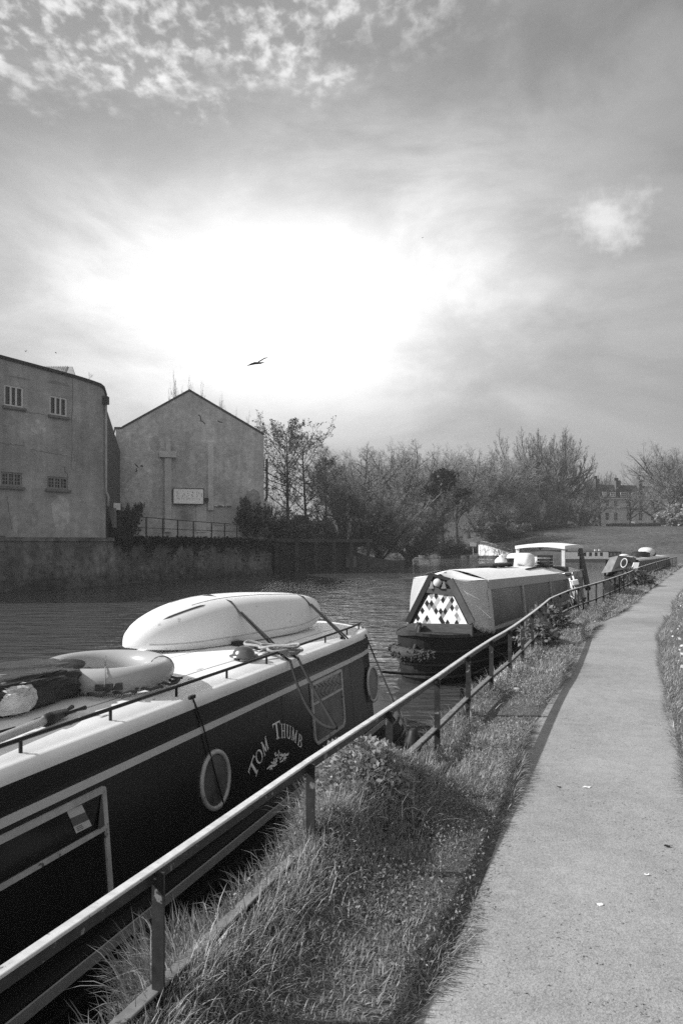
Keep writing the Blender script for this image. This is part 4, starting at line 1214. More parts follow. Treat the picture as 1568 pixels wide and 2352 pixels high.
# bundle wrapped in dark sheeting
def lump(mb,c,ux,uy,uz,seed,amp=.14,n=26,k=18,pw=.7,fr_=2.2):
    """crumpled rounded block"""
    rr=random.Random(seed); ph=[(rr.uniform(0,6.28),rr.uniform(.6,1.5)*fr_,rr.uniform(.6,1.5)*fr_) for _ in range(9)]
    rows=[]
    for i in range(k+1):
        th=math.pi*i/k; row=[]
        for j in range(n):
            f=2*math.pi*j/n
            x=math.sin(th)*math.cos(f); y=math.sin(th)*math.sin(f); z=math.cos(th)
            g=lambda v: math.copysign(abs(v)**pw,v)
            d=1+amp*sum(abs(math.sin(x*a*2+y*b*2+z*a+p))-.6 for p,a,b in ph)/4
            x,y,z=g(x)*d,g(y)*d,g(z)*d
            if z<-.8: z=-.8
            row.append((c[0]+ux[0]*x+uy[0]*y+uz[0]*z,c[1]+ux[1]*x+uy[1]*y+uz[1]*z,c[2]+ux[2]*x+uy[2]*y+uz[2]*z))
        rows.append(row)
    mb.rings(rows,closed=True,caps=(True,True))
def tarp_mat(name,v,rough=.35,bump=.6,bs=9):
    m,nt,out=newmat(name); tc=nt.nodes.new('ShaderNodeTexCoord').outputs['Object']
    n1=noise(nt,tc,bs,5,.6,1.2); col=linmap(nt,n1,.3,.7,v*.8,v*1.2)
    b=principled(nt,out,col,rough,.5); bumpn(nt,b,n1,bump,.05); return m
u3=(B1.u[0],B1.u[1],0); n3=(B1.n[0],B1.n[1],0)
c=roof_at(96,1612); bd=thing('bundle','bulky bundle wrapped in dark sheeting with worn pale printing on the narrowboat roof','bundle',c)
c0=vadd(c,vadd(vmul(n3,.22),vmul(u3,-.18)))
m=MB(); lump(m,vadd(vadd(c0,vmul(n3,.0)),(0,0,.092)),vmul(u3,.62),vmul(n3,.36),(0,0,.118),3,.24,40,24,.60,3.0)
m.build('dark_sheet',tarp_mat('dark_sheeting',.035,.42,.8,7),bd,smooth=True)
m=MB(); lump(m,vadd(vadd(c0,vmul(u3,-.34)),vadd(vmul(n3,.08),(0,0,.10))),vmul(u3,.44),vmul(n3,.36),(0,0,.115),8,.26,36,22,.60,3.2)
m.build('grey_sheet',tarp_mat('grey_sheeting',.30,.5,.7,8),bd,smooth=True)
m=MB(); lump(m,vadd(vadd(c0,vmul(u3,.58)),vadd(vmul(n3,-.02),(0,0,.06))),vmul(u3,.20),vmul(n3,.20),(0,0,.075),12,.2,28,18,.62,2.8)
m.build('pale_flap',tarp_mat('pale_flap',.55,.4,.5,6),bd,smooth=True)
# worn printing: a row of broken pale strokes low on the dark sheet
pm=MB(); rp=random.Random(2)
for k in range(15):
    q=k/14; a=lerp((137,1624,0),(184,1596,0),q); hgt=15-3*q
    for part in ((0,0),(1.6,0),(.8,1)):
        if rp.random()<.25: continue
        x=a[0]+part[0]; y0=a[1]+rp.uniform(0,3); y1=a[1]-hgt*(.5 if part[1] else 1)
        Yd=c[1]-.15-.03+.16*q*.5
        p0=Q(x,y0,Yd); p1=Q(x,y1,Yd+.05); pm.tube([p0,p1],.0035,4)
PRINT=pm
# white plastic bag
c=roof_at(22,1642); m=MB(); lump(m,vadd(vadd(c,vmul(n3,.02)),(0,0,.09)),vmul(u3,.13),vmul(n3,.14),(0,0,.085),21,.38,30,20,.62,3.2)
m.solo('plastic_bag',tarp_mat('white_plastic',.75,.3,.7,10),'crumpled white plastic bag in front of the dark bundle','bag',smooth=True)
# pole with a dark forked end
a=roof_at(-40,1712,.035); b=roof_at(104,1655,.035); e=roof_at(150,1641,.035)
pl=thing('boat_pole','pale pole with a dark forked head lying on the narrowboat roof','pole',b)
d=vnorm(vsub(b,a)); a=vsub(b,vmul(d,1.0)); sdv=vnorm(vcross(d,(0,0,1)))
m=MB(); m.tube([a,b],.024,10); m.build('shaft',grey('pole_paint',.48,.35),pl,smooth=True)
m=MB(); m.tube([vsub(b,vmul(d,.01)),vadd(b,vmul(d,.05)),vadd(b,vmul(d,.2))],[.034,.036,.022],10)
for sg in (-1,1):
    s1=vadd(vadd(b,vmul(d,.16)),vmul(sdv,.02*sg)); s2=vadd(vadd(b,vmul(d,.27)),vmul(sdv,.03*sg)); s3=vadd(vadd(b,vmul(d,.33)),vmul(sdv,.045*sg))
    m.tube([s1,s2,s3],[.011,.009,.014],7)
m.build('head',grey('pole_head',.012,.5),pl,smooth=True)
a2=roof_at(-25,1688,.02); b2=roof_at(36,1672,.02); m=MB(); m.tube([a2,b2],.009,6); m.solo('stick',M_IRON,'thin dark stick lying beside the pale forked pole','stick')
# coiled mooring line on the roof edge and the two ends running down to the bank
c=roof_at(640,1506); cl=thing('rope_coil','loosely coiled thick pale rope on the narrowboat roof edge','rope',c)
M_ROPE=grey('rope_pale',.30,.85,var=.35,scale=60,bump=.6,bscale=90,bdist=.004)
rr=random.Random(6)
for k in range(6):
    m=MB(); cc=vadd(c,(rr.uniform(-.20,.13),rr.uniform(-.14,.14),.02+.016*k)); ra=rr.uniform(.10,.20); rb=rr.uniform(.06,.11); ph=rr.uniform(-.6,.9); tl=rr.uniform(-.18,.18)
    pts=[]
    for i in range(20):
        a=2*math.pi*i/20; x=ra*math.cos(a); y=rb*math.sin(a)
        pts.append((cc[0]+x*math.cos(ph)-y*math.sin(ph),cc[1]+x*math.sin(ph)+y*math.cos(ph),max(cc[2]+tl*x+.01*math.sin(3*a),c[2]+.014)))
    m.tube(pts,.0125,7,closed=True); m.build('loop',M_ROPE,cl,smooth=True)
m=MB(); e=roof_at(553,1521); m.tube([vadd(e,(0,0,.016)),vadd(lerp(e,c,.4),(0,-.05,.02)),vadd(c,(0,0,.06))],.0125,7); m.build('loose_end',M_ROPE,cl,smooth=True)
M_ROPE2=grey('rope_dark',.03,1.0,spec=.02,var=.4,scale=50,bump=.5,bscale=80,bdist=.003)
rail_tie=(rail_x(4.35)+.0,4.35,1.60)
rail_tie=Q(772,1672,4.45)
def hang(a,b,sag,n=14): return [vadd(lerp(a,b,i/n),(0,0,-sag*4*(i/n)*(1-i/n))) for i in range(n+1)]
for (x0,y0),sag,lab in (((646,1512),.16,'slacker dark mooring line sagging from the rope coil down to the railing'),((664,1508),.015,'taut dark mooring line from the rope coil down to the railing')):
    a=vadd(roof_at(x0,y0),(0,0,.03)); q,z=side_hit(x0+14,y0+26); ed=side_pt(q,ZR1+.03,.035)
    m=MB(); m.tube([a]+hang(ed,rail_tie,sag),.0115,7); m.solo('mooring_line',M_ROPE2,lab,'rope',group='mooring lines of the nearest narrowboat',smooth=True)
# fore line from the cabin roof corner to a dark post on the bank
bp=Q(948,1712,edge_x(0) and 6.0); 
px_=edge_x(5.75)-.16
bl=thing('mooring_post','squat black mooring post at the water edge behind the lower rail','post',(Q(948,1712,5.85)[0],5.85,.7))
m=MB(); cpt=Q(948,1712,5.85); lathe(m,(cpt[0],cpt[1],cpt[2]-.5),[(.05,0),(.058,.3),(.060,.46),(.072,.50),(.068,.545),(.042,.585),(.038,.61),(.02,.63)],16); m.build('shaft',M_IRON,bl,smooth=True)
m=MB(); a=B1.pt(SF,tside(ZR1)+.16,ZR1+.04); m.tube(hang(a,Q(940,1692,5.85),.02),.009,6); m.solo('fore_line',M_ROPE2,'thin black line from the front corner of the white roof down to the mooring post','rope')

# ------------------------------------------------------------------ railing
ft=thing('railing','low rusty iron railing with flat top rail following the bank along the path','railing',(rail_x(2.5),2.5,ZG))
M_RAIL=grey('railing_paint',.030,.45,var=.5,scale=18,worn=.20,wscale=16,wthr=.60,bump=.3,bscale=40,bdist=.004)
M_RAILTOP=grey('railing_top',.52,.38,spec=.6,var=.3,scale=14,worn=.10,wscale=20,wthr=.62,bump=.2,bscale=60,bdist=.003)
ZT=1.64; ZB=1.22
def railbar(z,w,h,name,mats,y0,y1,step=.6):
    yy=list(np.arange(y0,y1,step)); m=MB(); rows=[]
    for i,y in enumerate(yy):
        x=rail_x(y); d=vnorm((rail_x(y+.3)-rail_x(y-.3),.6,0)); nx,ny=d[1],-d[0]
        if isinstance(w,tuple): pr=w
        rows.append([(x-nx*w/2,y-ny*w/2,z-h),(x+nx*w/2,y+ny*w/2,z-h),(x+nx*w/2,y+ny*w/2,z),(x-nx*w/2,y-ny*w/2,z)])
    m.rings(rows,closed=True); return m.build(name,mats,ft,bevel=.004)
railbar(ZT,.039,.012,'top_rail',M_RAILTOP,-1.0,57)
railbar(ZT-.012,.014,.045,'rail_web',M_RAIL,-1.0,57)
railbar(ZB,.050,.011,'bottom_rail',grey('railing_lower',.17,.5,var=.4,scale=14,worn=.05,wscale=18,wthr=.58),-1.0,57)
railbar(ZB-.011,.012,.04,'rail_web',M_RAIL,-1.0,57)
posts=[]
y=2.545-1.21*2
PY=[.1,1.33,2.545,3.77,4.93,6.10,7.29,8.43,9.44,10.5,11.58,12.57,13.6,14.7,15.8,16.9,18.0,19.1,20.2,21.3,22.4,23.5,24.6,25.7,26.8,27.9,29,30.1,31.2,32.3,33.4]+[34.6+1.2*i for i in range(19)]
for y in PY:
    x=rail_x(y); d=vnorm((rail_x(y+.3)-rail_x(y-.3),.6,0)); n_=(d[1],-d[0],0)
    m=MB(); c=(x,y,(ZT+.5)/2-.01)
    m.cbox((x-n_[0]*0,y,(ZT-.058+.6)/2),vmul(d,.022),vmul(n_,.004),(0,0,(ZT-.058-.6)/2))
    m.cbox((x+n_[0]*.024+d[0]*-.018,y+n_[1]*.024+d[1]*-.018,(ZT-.014+.6)/2),vmul(d,.004),vmul(n_,.020),(0,0,(ZT-.014-.6)/2))
    m.build('post',M_RAIL,ft)
# ------------------------------------------------------------------ second boat: patchwork cratch, tented canvas
B2=BF((3.17,15.3),(.53,1.0)); BM2=1.98
b2=thing('narrowboat','canvas-covered narrowboat with a black and white patchwork board at its bow','boat',B2.pt(5,1.0,0))
M_H2=grey('old_hull',.016,.6,var=.4,scale=4,bump=.3,bscale=8)
M_STR=grey('strake_paint',.05,.6,var=.4,scale=5)
M_CANV=grey('grey_canvas',.74,.75,var=.14,scale=3,detail=7,bump=.5,bscale=5,bdist=.05)
M_CANW=grey('white_canvas',.82,.6,var=.06,scale=3,bump=.4,bscale=4,bdist=.04)
def translucent(mat,k,v):
    nt=mat.node_tree; out=[n for n in nt.nodes if n.type=='OUTPUT_MATERIAL'][0]; b=[n for n in nt.nodes if n.type=='BSDF_PRINCIPLED'][0]
    t=nt.nodes.new('ShaderNodeBsdfTranslucent'); t.inputs['Color'].default_value=(v,v,v,1); mx=nt.nodes.new('ShaderNodeMixShader'); mx.inputs[0].default_value=k
    nt.links.new(b.outputs[0],mx.inputs[1]); nt.links.new(t.outputs[0],mx.inputs[2]); nt.links.new(mx.outputs[0],out.inputs[0])
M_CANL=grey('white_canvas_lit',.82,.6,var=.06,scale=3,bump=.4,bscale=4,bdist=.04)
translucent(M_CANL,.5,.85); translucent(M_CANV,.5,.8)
M_CANT=grey('canvas_trim',.52,.7,var=.1,bump=.3,bscale=20)
M_PANEL=grey('side_sheet',.115,.30,spec=.5,var=.45,scale=1.3,detail=6,bump=.25,bscale=2,bdist=.03)
LEN=10.6
def out2(stem,ins,z,sheer):
    pts=[]
    L=2.7
    for q in (LEN,8,4,stem+L): pts.append((q,ins,z))
    for i in range(1,15):
        a=math.pi/2*i/14
        pts.append((stem+L-L*math.sin(a),ins+(BM2/2-ins)*(1-math.cos(a)**.9),z+sheer*(i/14)**1.6))
    return [B2.pt(*p) for p in pts]+[B2.pt(q,BM2-t,z_) for q,t,z_ in reversed(pts[:-1])]
st=-1.80
lv=[(st+.55,.14,-.5,0),(st+.10,.06,-.02,0),(st+.03,.0,.25,.03),(st,-.01,.55,.07),(st-.06,.0,.86,.12),(st-.08,.01,.90,.12)]
m=MB(); R2=[list(reversed(out2(*l))) for l in lv]; m.rings(R2,closed=True,caps=(False,True)); m.build('hull',M_H2,b2)
def band2(l0,l1,out,mat,name,sel=None):
    a=out2(*l0); b=out2(*l1); m=MB()
    def off(pts,o):
        r=[]
        for i,p in enumerate(pts):
            d=vnorm(vsub(pts[min(i+1,len(pts)-1)],pts[max(i-1,0)])); r.append((p[0]-d[1]*o,p[1]+d[0]*o,p[2]))
        return r
    rows=list(zip(off(a,-.004),off(a,out),off(b,out),off(b,-.004)))
    m.rings([list(r) for r in rows],closed=True); return m.build(name,mat,b2)
for z,hh,k in ((.12,.04,.02),(.34,.035,.05),(.58,.035,.08)):
    band2((st+.06-.1*z,-.012,z,k),(st+.05-.1*z,-.012,z+hh,k),.035,M_STR,'rubbing_strake')
band2((st-.09,0,.85,.12),(st-.10,0,.915,.12),.025,M_STR,'gunwale')
# coaming plank, cratch frame and patchwork board
cBL=Q(936,1431,15.15); cBR=Q(1086,1433,14.52); cTL=Q(992,1320,14.95); cTR=None
def onplane(x,y):
    n=vcross(vsub(cBR,cBL),vsub(cTL,cBL)); d=((x-CX)/F,1.0,-(y-HY)/F); t=vdot(vsub(cBL,(0,0,ZC)),n)/vdot(d,n); return vadd((0,0,ZC),vmul(d,t))
cTR=onplane(1034,1331)
m=MB(); d0=vsub(cBR,cBL); fw_=vnorm((d0[1],-d0[0],0))
e0=vadd(cBL,(0,0,.01)); m.box(vadd(vadd(e0,(0,0,-.27)),vmul(fw_,-.02)),d0,vmul(fw_,.07),(0,0,.26)); m.build('coaming',grey('coaming_wood',.07,.7,var=.45,scale=6,stretch=(1,1,5)),b2,bevel=.01)
M_CF=grey('cratch_frame',.075,.6,var=.3,scale=8); M_CFD=grey('cratch_frame_dark',.018,.6)
def bar3(a,b,w,dpt,mat,name):
    m=MB(); d=vnorm(vsub(b,a)); s_=vnorm(vcross(d,fw_)); m.box(vsub(a,vmul(s_,w/2)),vsub(b,a),vmul(s_,w),vmul(fw_,dpt)); return m.build(name,mat,b2)
bar3(lerp(cBR,cTR,.02),cTR,.13,.06,M_CF,'cratch_frame')
bar3(lerp(cBL,cTL,.02),cTL,.11,.06,M_CFD,'cratch_frame')
bar3(lerp(cBL,cTL,.70),lerp(cBR,cTR,.70),.12,.05,M_CF,'cratch_frame')
bar3(cTL,cTR,.06,.05,M_CFD,'cratch_frame')
gI=lambda u,v: lerp(lerp(cBL,cBR,u),lerp(cTL,cTR,u),v)
m=MB(); m.prism([gI(.02,.0),gI(.98,.0),gI(.98,1),gI(.02,1)],vmul(fw_,-.015)); m.build('cratch_backing',grey('cratch_backing',.05,.7),b2)
def clip(poly,inside,inter):
    r=[]
    for i in range(len(poly)):
        a=poly[i];b=poly[(i+1)%len(poly)]
        ia,ib=inside(a),inside(b)
        if ia: r.append(a)
        if ia!=ib: r.append(inter(a,b))
    return r
trap=[(300,800-0),(300,800)]
# measured in the enlarged photograph: board corners and diamond lattice
def c5(x,y): return ((1250+x/3.92)*.72092,(1780+y/3.92)*.72101)
board=[(262,800),(940,822),(735,410),(480,405)]       # BL BR TR TL
def toplane(x,y):
    X,Yp=c5(x,y); k=(X-CX)/F; kz=-(Yp-HY)/F
    # plane through cBL,cBR,cTL
    n=vcross(vsub(cBR,cBL),vsub(cTL,cBL)); dirv=(k,1.0,kz); o_=(0,0,ZC)
    t=vdot(vsub(cBL,o_),n)/vdot(dirv,n)
    return vadd(o_,vmul(dirv,t))
pat=MB(); DW,DH=57.0,118.0
DARK={(541,458),(626,508),(731,508),(434,544),(487,548),(378,632),(322,722),(541,640),(596,645),(652,642),(736,602),(680,430),(462,430),(487,800),(708,805),(463,660),(430,725),(810,640),(842,695),(735,680),(762,732),(790,785),(600,730),(627,785)}
MID={(541,556),(462,600),(487,452),(680,600),(792,600),(541,720),(652,720),(706,452),(400,775),(430,610),(568,500),(654,460),(626,690),(516,590),(708,550),(800,690),(825,735),(596,430),(850,780),(706,730),(460,770),(545,780)}
sidesB=[(board[i],board[(i+1)%4]) for i in range(4)]
def mk_inside(a,b):
    def f(p): return (b[0]-a[0])*(p[1]-a[1])-(b[1]-a[1])*(p[0]-a[0])<=0
    def g(p,q):
        da=(b[0]-a[0])*(p[1]-a[1])-(b[1]-a[1])*(p[0]-a[0]); db=(b[0]-a[0])*(q[1]-a[1])-(b[1]-a[1])*(q[0]-a[0])
        t=da/(da-db); return (p[0]+(q[0]-p[0])*t,p[1]+(q[1]-p[1])*t)
    return f,g
rd=random.Random(12)
for row in range(-1,12):
    for colm in range(-1,15):
        cx=262+colm*DW+(DW/2 if row%2 else 0); cy=372+row*DH/2*.80+ (cx-600)*.03
        poly=[(cx-DW/2,cy),(cx,cy+DH*.40),(cx+DW/2,cy),(cx,cy-DH*.40)]
        for a,b in sidesB:
            f,g=mk_inside(a,b); poly=clip(poly,f,g)
            if len(poly)<3: break
        if len(poly)<3: continue
        dd=min(math.hypot((cx-x)*1.3,cy-y) for x,y in DARK); dm_=min(math.hypot((cx-x)*1.3,cy-y) for x,y in MID)
        mi=0 if min(dd,dm_)>27 else (1 if dd<=dm_ else rd.choice((2,2,3)))
        pat.poly([vadd(toplane(*p),vmul(fw_,.022)) for p in poly],mi)
pat.build('patchwork_board',[grey('patch_white',.9,.5,var=.03),grey('patch_black',.012,.5),grey('patch_grey',.28,.5),grey('patch_light',.5,.5)],b2)
lp=toplane(578,295); m=MB(); 
rows=[]
for k,(r,o_) in enumerate(((.02,.02),(.075,.03),(.085,.07),(.078,.10),(.055,.12),(.01,.13))):
    rows.append([vadd(vadd(lp,vmul(fw_,o_+.03)),vadd(vmul(vnorm(d0),r*math.cos(2*math.pi*i/20)),(0,0,r*math.sin(2*math.pi*i/20)))) for i in range(20)])
m.rings(rows,closed=True); m.build('headlamp',grey('lamp_pale',.6,.2,var=.2,scale=20),b2,smooth=True)
for sg in (-1,1):
    q=vadd(lp,vadd(vmul(vnorm(d0),.13*sg),vadd(vmul(fw_,.06),(0,0,-.05)))); m=MB(); m.prism([vadd(q,(-.05,0,-.07)),vadd(q,(.05,0,-.07)),vadd(q,(.0,0,.08))],vmul(fw_,.03)); m.build('lamp_wing',grey('lamp_wing',.7,.5),b2)
# canvas over the fore end
zr=1.95; C1=B2.pt(0,.16,zr); C2=B2.pt(0,BM2-.16,zr); C1b=B2.pt(-.02,.04,.92); C2b=B2.pt(0,BM2-.04,.92)
def sag_panel(a,b,c,d,s,n=10,outv=(0,0,0),seed=1):
    """a-b bottom, d-c top, slightly slack cloth"""
    rr=random.Random(seed); ph=[rr.uniform(0,6) for _ in range(4)]
    rows=[]
    for j in range(n+1):
        v=j/n; row=[]
        for i in range(n+1):
            u=i/n; p=lerp(lerp(a,b,u),lerp(d,c,u),v)
            k=s*(16*u*(1-u)*v*(1-v))+.018*math.sin(7*u+ph[0]+3*v)*math.sin(5*v+ph[1])
            row.append(vadd(p,vmul(outv,k)))
        rows.append(row)
    return rows
m=MB(); nn_=vnorm(vcross(vsub(C1b,cBR),vsub(cTR,cBR)))
if nn_[1]>0: nn_=vmul(nn_,-1)
m.rings(sag_panel(cBR,C1b,C1,cTR,-.05,12,nn_,2),closed=False,caps=(False,False))
m.build('fore_canvas',M_CANV,b2,smooth=True)
m=MB()
ridge0=vadd(lerp(cTL,cTR,.4),(0,0,.05)); rC=B2.pt(0,BM2/2,zr+.20)
m.rings(sag_panel(cTR,C1,rC,ridge0,-.02,8,(0,0,1),4),closed=False,caps=(False,False))
m.rings(sag_panel(cTL,C2,rC,ridge0,-.02,8,(0,0,1),5),closed=False,caps=(False,False))
m.build('fore_canvas_top',M_CANW,b2,smooth=True)
m=MB(); m.rings(sag_panel(cBL,C2b,C2,cTL,.02,8,(-1,0,0),6),closed=False,caps=(False,False)); m.build('fore_canvas',M_CANL,b2,smooth=True)
# rumpled hem
m=MB(); hem=[lerp(cBR,C1b,i/12) for i in range(13)]
m.tube([vadd(p,(0,0,-.02+.03*math.sin(i*1.9))) for i,p in enumerate(hem)],[.05+.02*math.sin(i*2.3) for i in range(13)],7); m.build('hem',M_CANV,b2,smooth=True)
# cabin sides and roof behind
zroof2=lambda q: 1.95-.18*q/LEN
ts2=lambda z:.04+.12*(z-.91)/1.04
m=MB(); q_=[0,2,4,6,8,10,LEN]
m.rings([[B2.pt(q,ts2(z),z) for z in (.91,1.1,1.5,zroof2(q))] for q in q_],closed=False,caps=(False,False))
m.rings([[B2.pt(q,BM2-ts2(z),z) for z in (.91,1.1,1.5,zroof2(q))] for q in q_],closed=False,caps=(False,False))
m.build('cabin',M_PANEL,b2,smooth=False)
m=MB(); rows=[]
for q in q_:
    z=zroof2(q); rows.append([B2.pt(q,.15+(BM2-.30)*k/8,z+.20*math.sin(math.pi*k/8)+.012) for k in range(9)])
m.rings(rows,closed=False,caps=(False,False)); m.build('roof',M_CANW,b2,smooth=True)
def sb2(q0,q1,z0,z1,o,mat,name,slope=True):
    m=MB(); f=lambda q,z,oo: B2.pt(q,ts2(z)-oo,z)
    zz=lambda q,z: z+(zroof2(q)-1.95 if slope else 0)
    n=6; rows=[]
    for i in range(n+1):
        q=q0+(q1-q0)*i/n; rows.append([f(q,zz(q,z0),0),f(q,zz(q,z0),o),f(q,zz(q,z1),o),f(q,zz(q,z1),0)])
    m.rings(rows,closed=True); return m.build(name,mat,b2)
M_FASC=grey('fascia',.36,.6,var=.2)
sb2(0,LEN,1.76,1.962,.03,M_FASC,'roof_fascia')
sb2(0,LEN,.91,.98,.02,M_FASC,'lower_batten',False)
for q,w_,mt_ in ((0.0,.12,M_CANT),(2.7,.12,M_FASC),(5.7,.09,M_FASC),(8.3,.09,M_FASC)):
    sb2(q-w_/2,q+w_/2,.91,1.76,.035,mt_,'upright_trim')
# stern shelter
qs0,qs1=8.4,LEN+.8
sh=MB(); rows=[]
zt=2.63
for i in range(7):
    q=qs0-.1+(qs1-qs0+.2)*i/6; rows.append([B2.pt(q,.22+(BM2-.44)*k/6,zt+.07*math.sin(math.pi*k/6)+.03*math.sin(math.pi*i/6)) for k in range(7)])
sh.rings(rows,closed=False,caps=(False,False)); sh.rings([[vsub(p,(0,0,.10)) for p in r] for r in rows],closed=False,caps=(False,False))
per=[r[0] for r in rows]+rows[-1][1:]+[r[-1] for r in reversed(rows[:-1])]+list(reversed(rows[0][1:-1]))
sh.rings([per+[per[0]],[vsub(p,(0,0,.10)) for p in per]+[vsub(per[0],(0,0,.10))]],closed=False,caps=(False,False))
sho=sh.build('shelter_roof',M_CANW,b2)
for q,t in ((qs0,.28),(qs0,BM2-.28),(qs1,.28),(qs1,BM2-.28)):
    m=MB(); z0=zroof2(min(q,LEN)) if q<LEN else .7; m.cbox(B2.pt(q,t,(z0+zt-.1)/2),vmul((B2.u[0],B2.u[1],0),.05),vmul((B2.n[0],B2.n[1],0),.05),(0,0,(zt-.1-z0)/2)); m.build('shelter_post',M_WHITEP if q==qs0 else M_CF,b2)
m=MB(); m.cbox(B2.pt(qs0+.02,BM2/2,2.26),vmul((B2.n[0],B2.n[1],0),BM2/2-.35),vmul((B2.u[0],B2.u[1],0),.01),(0,0,.24)); m.build('windscreen',grey('windscreen',.10,.12,spec=.6,var=.3),b2)
m=MB(); m.cbox(B2.pt(qs0-.1,BM2/2-.3,1.86),vmul((B2.n[0],B2.n[1],0),.55),vmul((B2.u[0],B2.u[1],0),.2),(0,0,.14)); m.build('cabinet',grey('stern_cabinet',.05,.5,var=.4),b2,bevel=.02)
m=MB(); a=Q(1332,1262,24.7); b=Q(1349,1352,23.2); m.tube([b,a],[.09,.07],8); m.build('slanting_prop',grey('prop_wood',.06,.7,var=.4,scale=8),b2)
# rope fender on the stem
f0=toplane(360,1150); st0=B2.pt(st-.16,BM2/2,.62)
fd=thing('rope_fender','shaggy rope fender hanging around the stem of the patchwork boat','fender',st0)
M_FEN=grey('fender_rope',.06,.95,var=.5,scale=30,bump=.8,bscale=60,bdist=.01)
m=MB(); rf_=random.Random(3)
pts=[]
for k in range(13):
    a=-1.25+2.5*k/12; 
    pp=out2(st-.13,-.10,.50,.0); 
arcp=out2(st-.15,-.05,.62,.0); mid_=len(arcp)//2
sel=[arcp[mid_+k] for k in range(-2,7)]
m.tube(sel,[.04+.07*math.sin(math.pi*(i+1)/10) for i in range(len(sel))],10); m.build('core',M_FEN,fd,smooth=True)
m=MB()
for k in range(330):
    p=sel[rf_.randrange(len(sel))]; a=rf_.uniform(0,6.28); d=(rf_.uniform(-1,1),rf_.uniform(-1,.2),rf_.uniform(-1.2,.6)); d=vmul(vnorm(d),rf_.uniform(.05,.10))
    q=vadd(p,vmul(vnorm((rf_.uniform(-1,1),rf_.uniform(-1,.3),rf_.uniform(-1,1))),.075)); m.tube([q,vadd(q,d)],[.020,.013],5,caps=True)
m.build('strands',M_FEN,fd)
m=MB(); top=toplane(365,800); 
m.tube(hang(vadd(top,vmul(fw_,.1)),vadd(st0,(0,0,.1)),.03),.03,7); m.tube(hang(vadd(toplane(395,850),vmul(fw_,.08)),vadd(sel[6],(0,0,.1)),.02),.012,6); m.build('lashing',M_FEN,fd,smooth=True)
# dark log / bollard head standing at the bow
m=MB(); c=vadd(toplane(350,850),vmul(fw_,.16)); m.tube([vadd(c,(0,0,-.25)),vadd(c,(0,0,.02)),vadd(c,(.03,0,.10))],[.07,.075,.05],10); m.build('stem_post',grey('stem_post',.03,.6,var=.5,scale=12),b2,smooth=True)
# tiller rope draped on the hull side and slack chain lines
m=MB(); m.tube(hang(toplane(960,1300) if False else B2.pt(-.5,-.05,.65),B2.pt(2.6,-.06,.65),.35),.016,6); m.tube(hang(B2.pt(-1.0,.12,.18),B2.pt(2.8,-.06,.35),.02),.016,6); m.build('side_rope',M_CF,b2,smooth=True)
# bow line across to the nearest boat
m=MB(); a=B2.pt(st+.3,.55,.25); b=Q(878,1543,10.6); m.tube(hang(a,b,.04),.022,6); m.solo('bow_line',M_ROPE2,'dark taut line stretched low over the water between the two nearest boats','rope',smooth=True)

# ---- clutter on its roof
def r2(x,y,dz=0.0): return P(x,y,1.90+dz)
def onroof2(q,t): return B2.pt(q,t,zroof2(q)+.02+.20*math.sin(math.pi*min(max((t-.15)/(BM2-.30),0),1)))
u2=(B2.u[0],B2.u[1],0); n2=(B2.n[0],B2.n[1],0)
def qt(x,y):
    p=P(x,y,1.90); r=(p[0]-B2.a[0],p[1]-B2.a[1]); return r[0]*B2.u[0]+r[1]*B2.u[1], r[0]*B2.n[0]+r[1]*B2.n[1]
q0,t0=qt(1172,1312)
c=onroof2(3.8,1.1); gp_=thing('gangplank','dark boarding plank with cross battens flat on the second boat roof','plank',c)
m=MB(); m.cbox(vadd(c,(0,0,.07)),vmul(u2,.95),vmul(n2,.22),(0,0,.025)); m.build('board',grey('plank_dark',.03,.6,var=.4),gp_,bevel=.008)
for k in (-.75,0,.75): m=MB(); m.cbox(vadd(c,vadd(vmul(u2,k),(0,0,.02))),vmul(u2,.04),vmul(n2,.26),(0,0,.02)); m.build('batten',M_IRON,gp_)
def vessel(name,label,cat,q,t,prof,mat,sq=1.0):
    c=onroof2(q,t); c=(c[0],c[1],c[2]-.03); m=MB(); lathe(m,c,prof,18); return m.solo(name,mat,label,cat,smooth=True)
vessel('water_carrier','small white water carrier near the front of the second boat roof clutter','water can',5.4,1.4,[(.17,0),(.18,.04),(.17,.24),(.10,.32),(.05,.34),(.05,.38),(.01,.39)],grey('carrier_plastic',.75,.4))
vessel('bucket','dark bucket between the white carrier and the white tank on the second boat roof','bucket',5.95,1.3,[(.10,0),(.13,.26),(.14,.28),(.12,.28),(.10,.05),(.01,.04)],M_CFD)
c=onroof2(6.6,1.15); m=MB(); lump(m,vadd(c,(0,0,.16)),vmul(u2,.38),vmul(n2,.37),(0,0,.22),31,.05,24,16,.55); m.solo('covered_box','x' and M_CANW,'big white sheet-covered box amid the clutter of the second boat roof','box',smooth=True)
c=onroof2(7.3,.60); cr=thing('slatted_crate','dark slatted crate beside the white covered box on the second boat roof','crate',c)
for k in range(4):
    for sg,(a_,b_) in enumerate(((u2,n2),(n2,u2))):
        for s2 in (-1,1):
            m_=MB(); m_.cbox(vadd(c,vadd(vmul(b_,.17*s2),(0,0,.04+.095*k))),vmul(a_,.19),vmul(b_,.012),(0,0,.038)); m_.build('slat',M_CFD,cr)
c=onroof2(7.75,1.0); m=MB(); lump(m,vadd(c,(0,0,.10)),vmul(u2,.45),vmul(n2,.5),(0,0,.15),41,.28,26,16,.8); m.solo('crumpled_sheet',tarp_mat('crumpled_white',.7,.5,.8,6),'crumpled white sheet heaped in front of the second boat shelter','sheet',smooth=True)
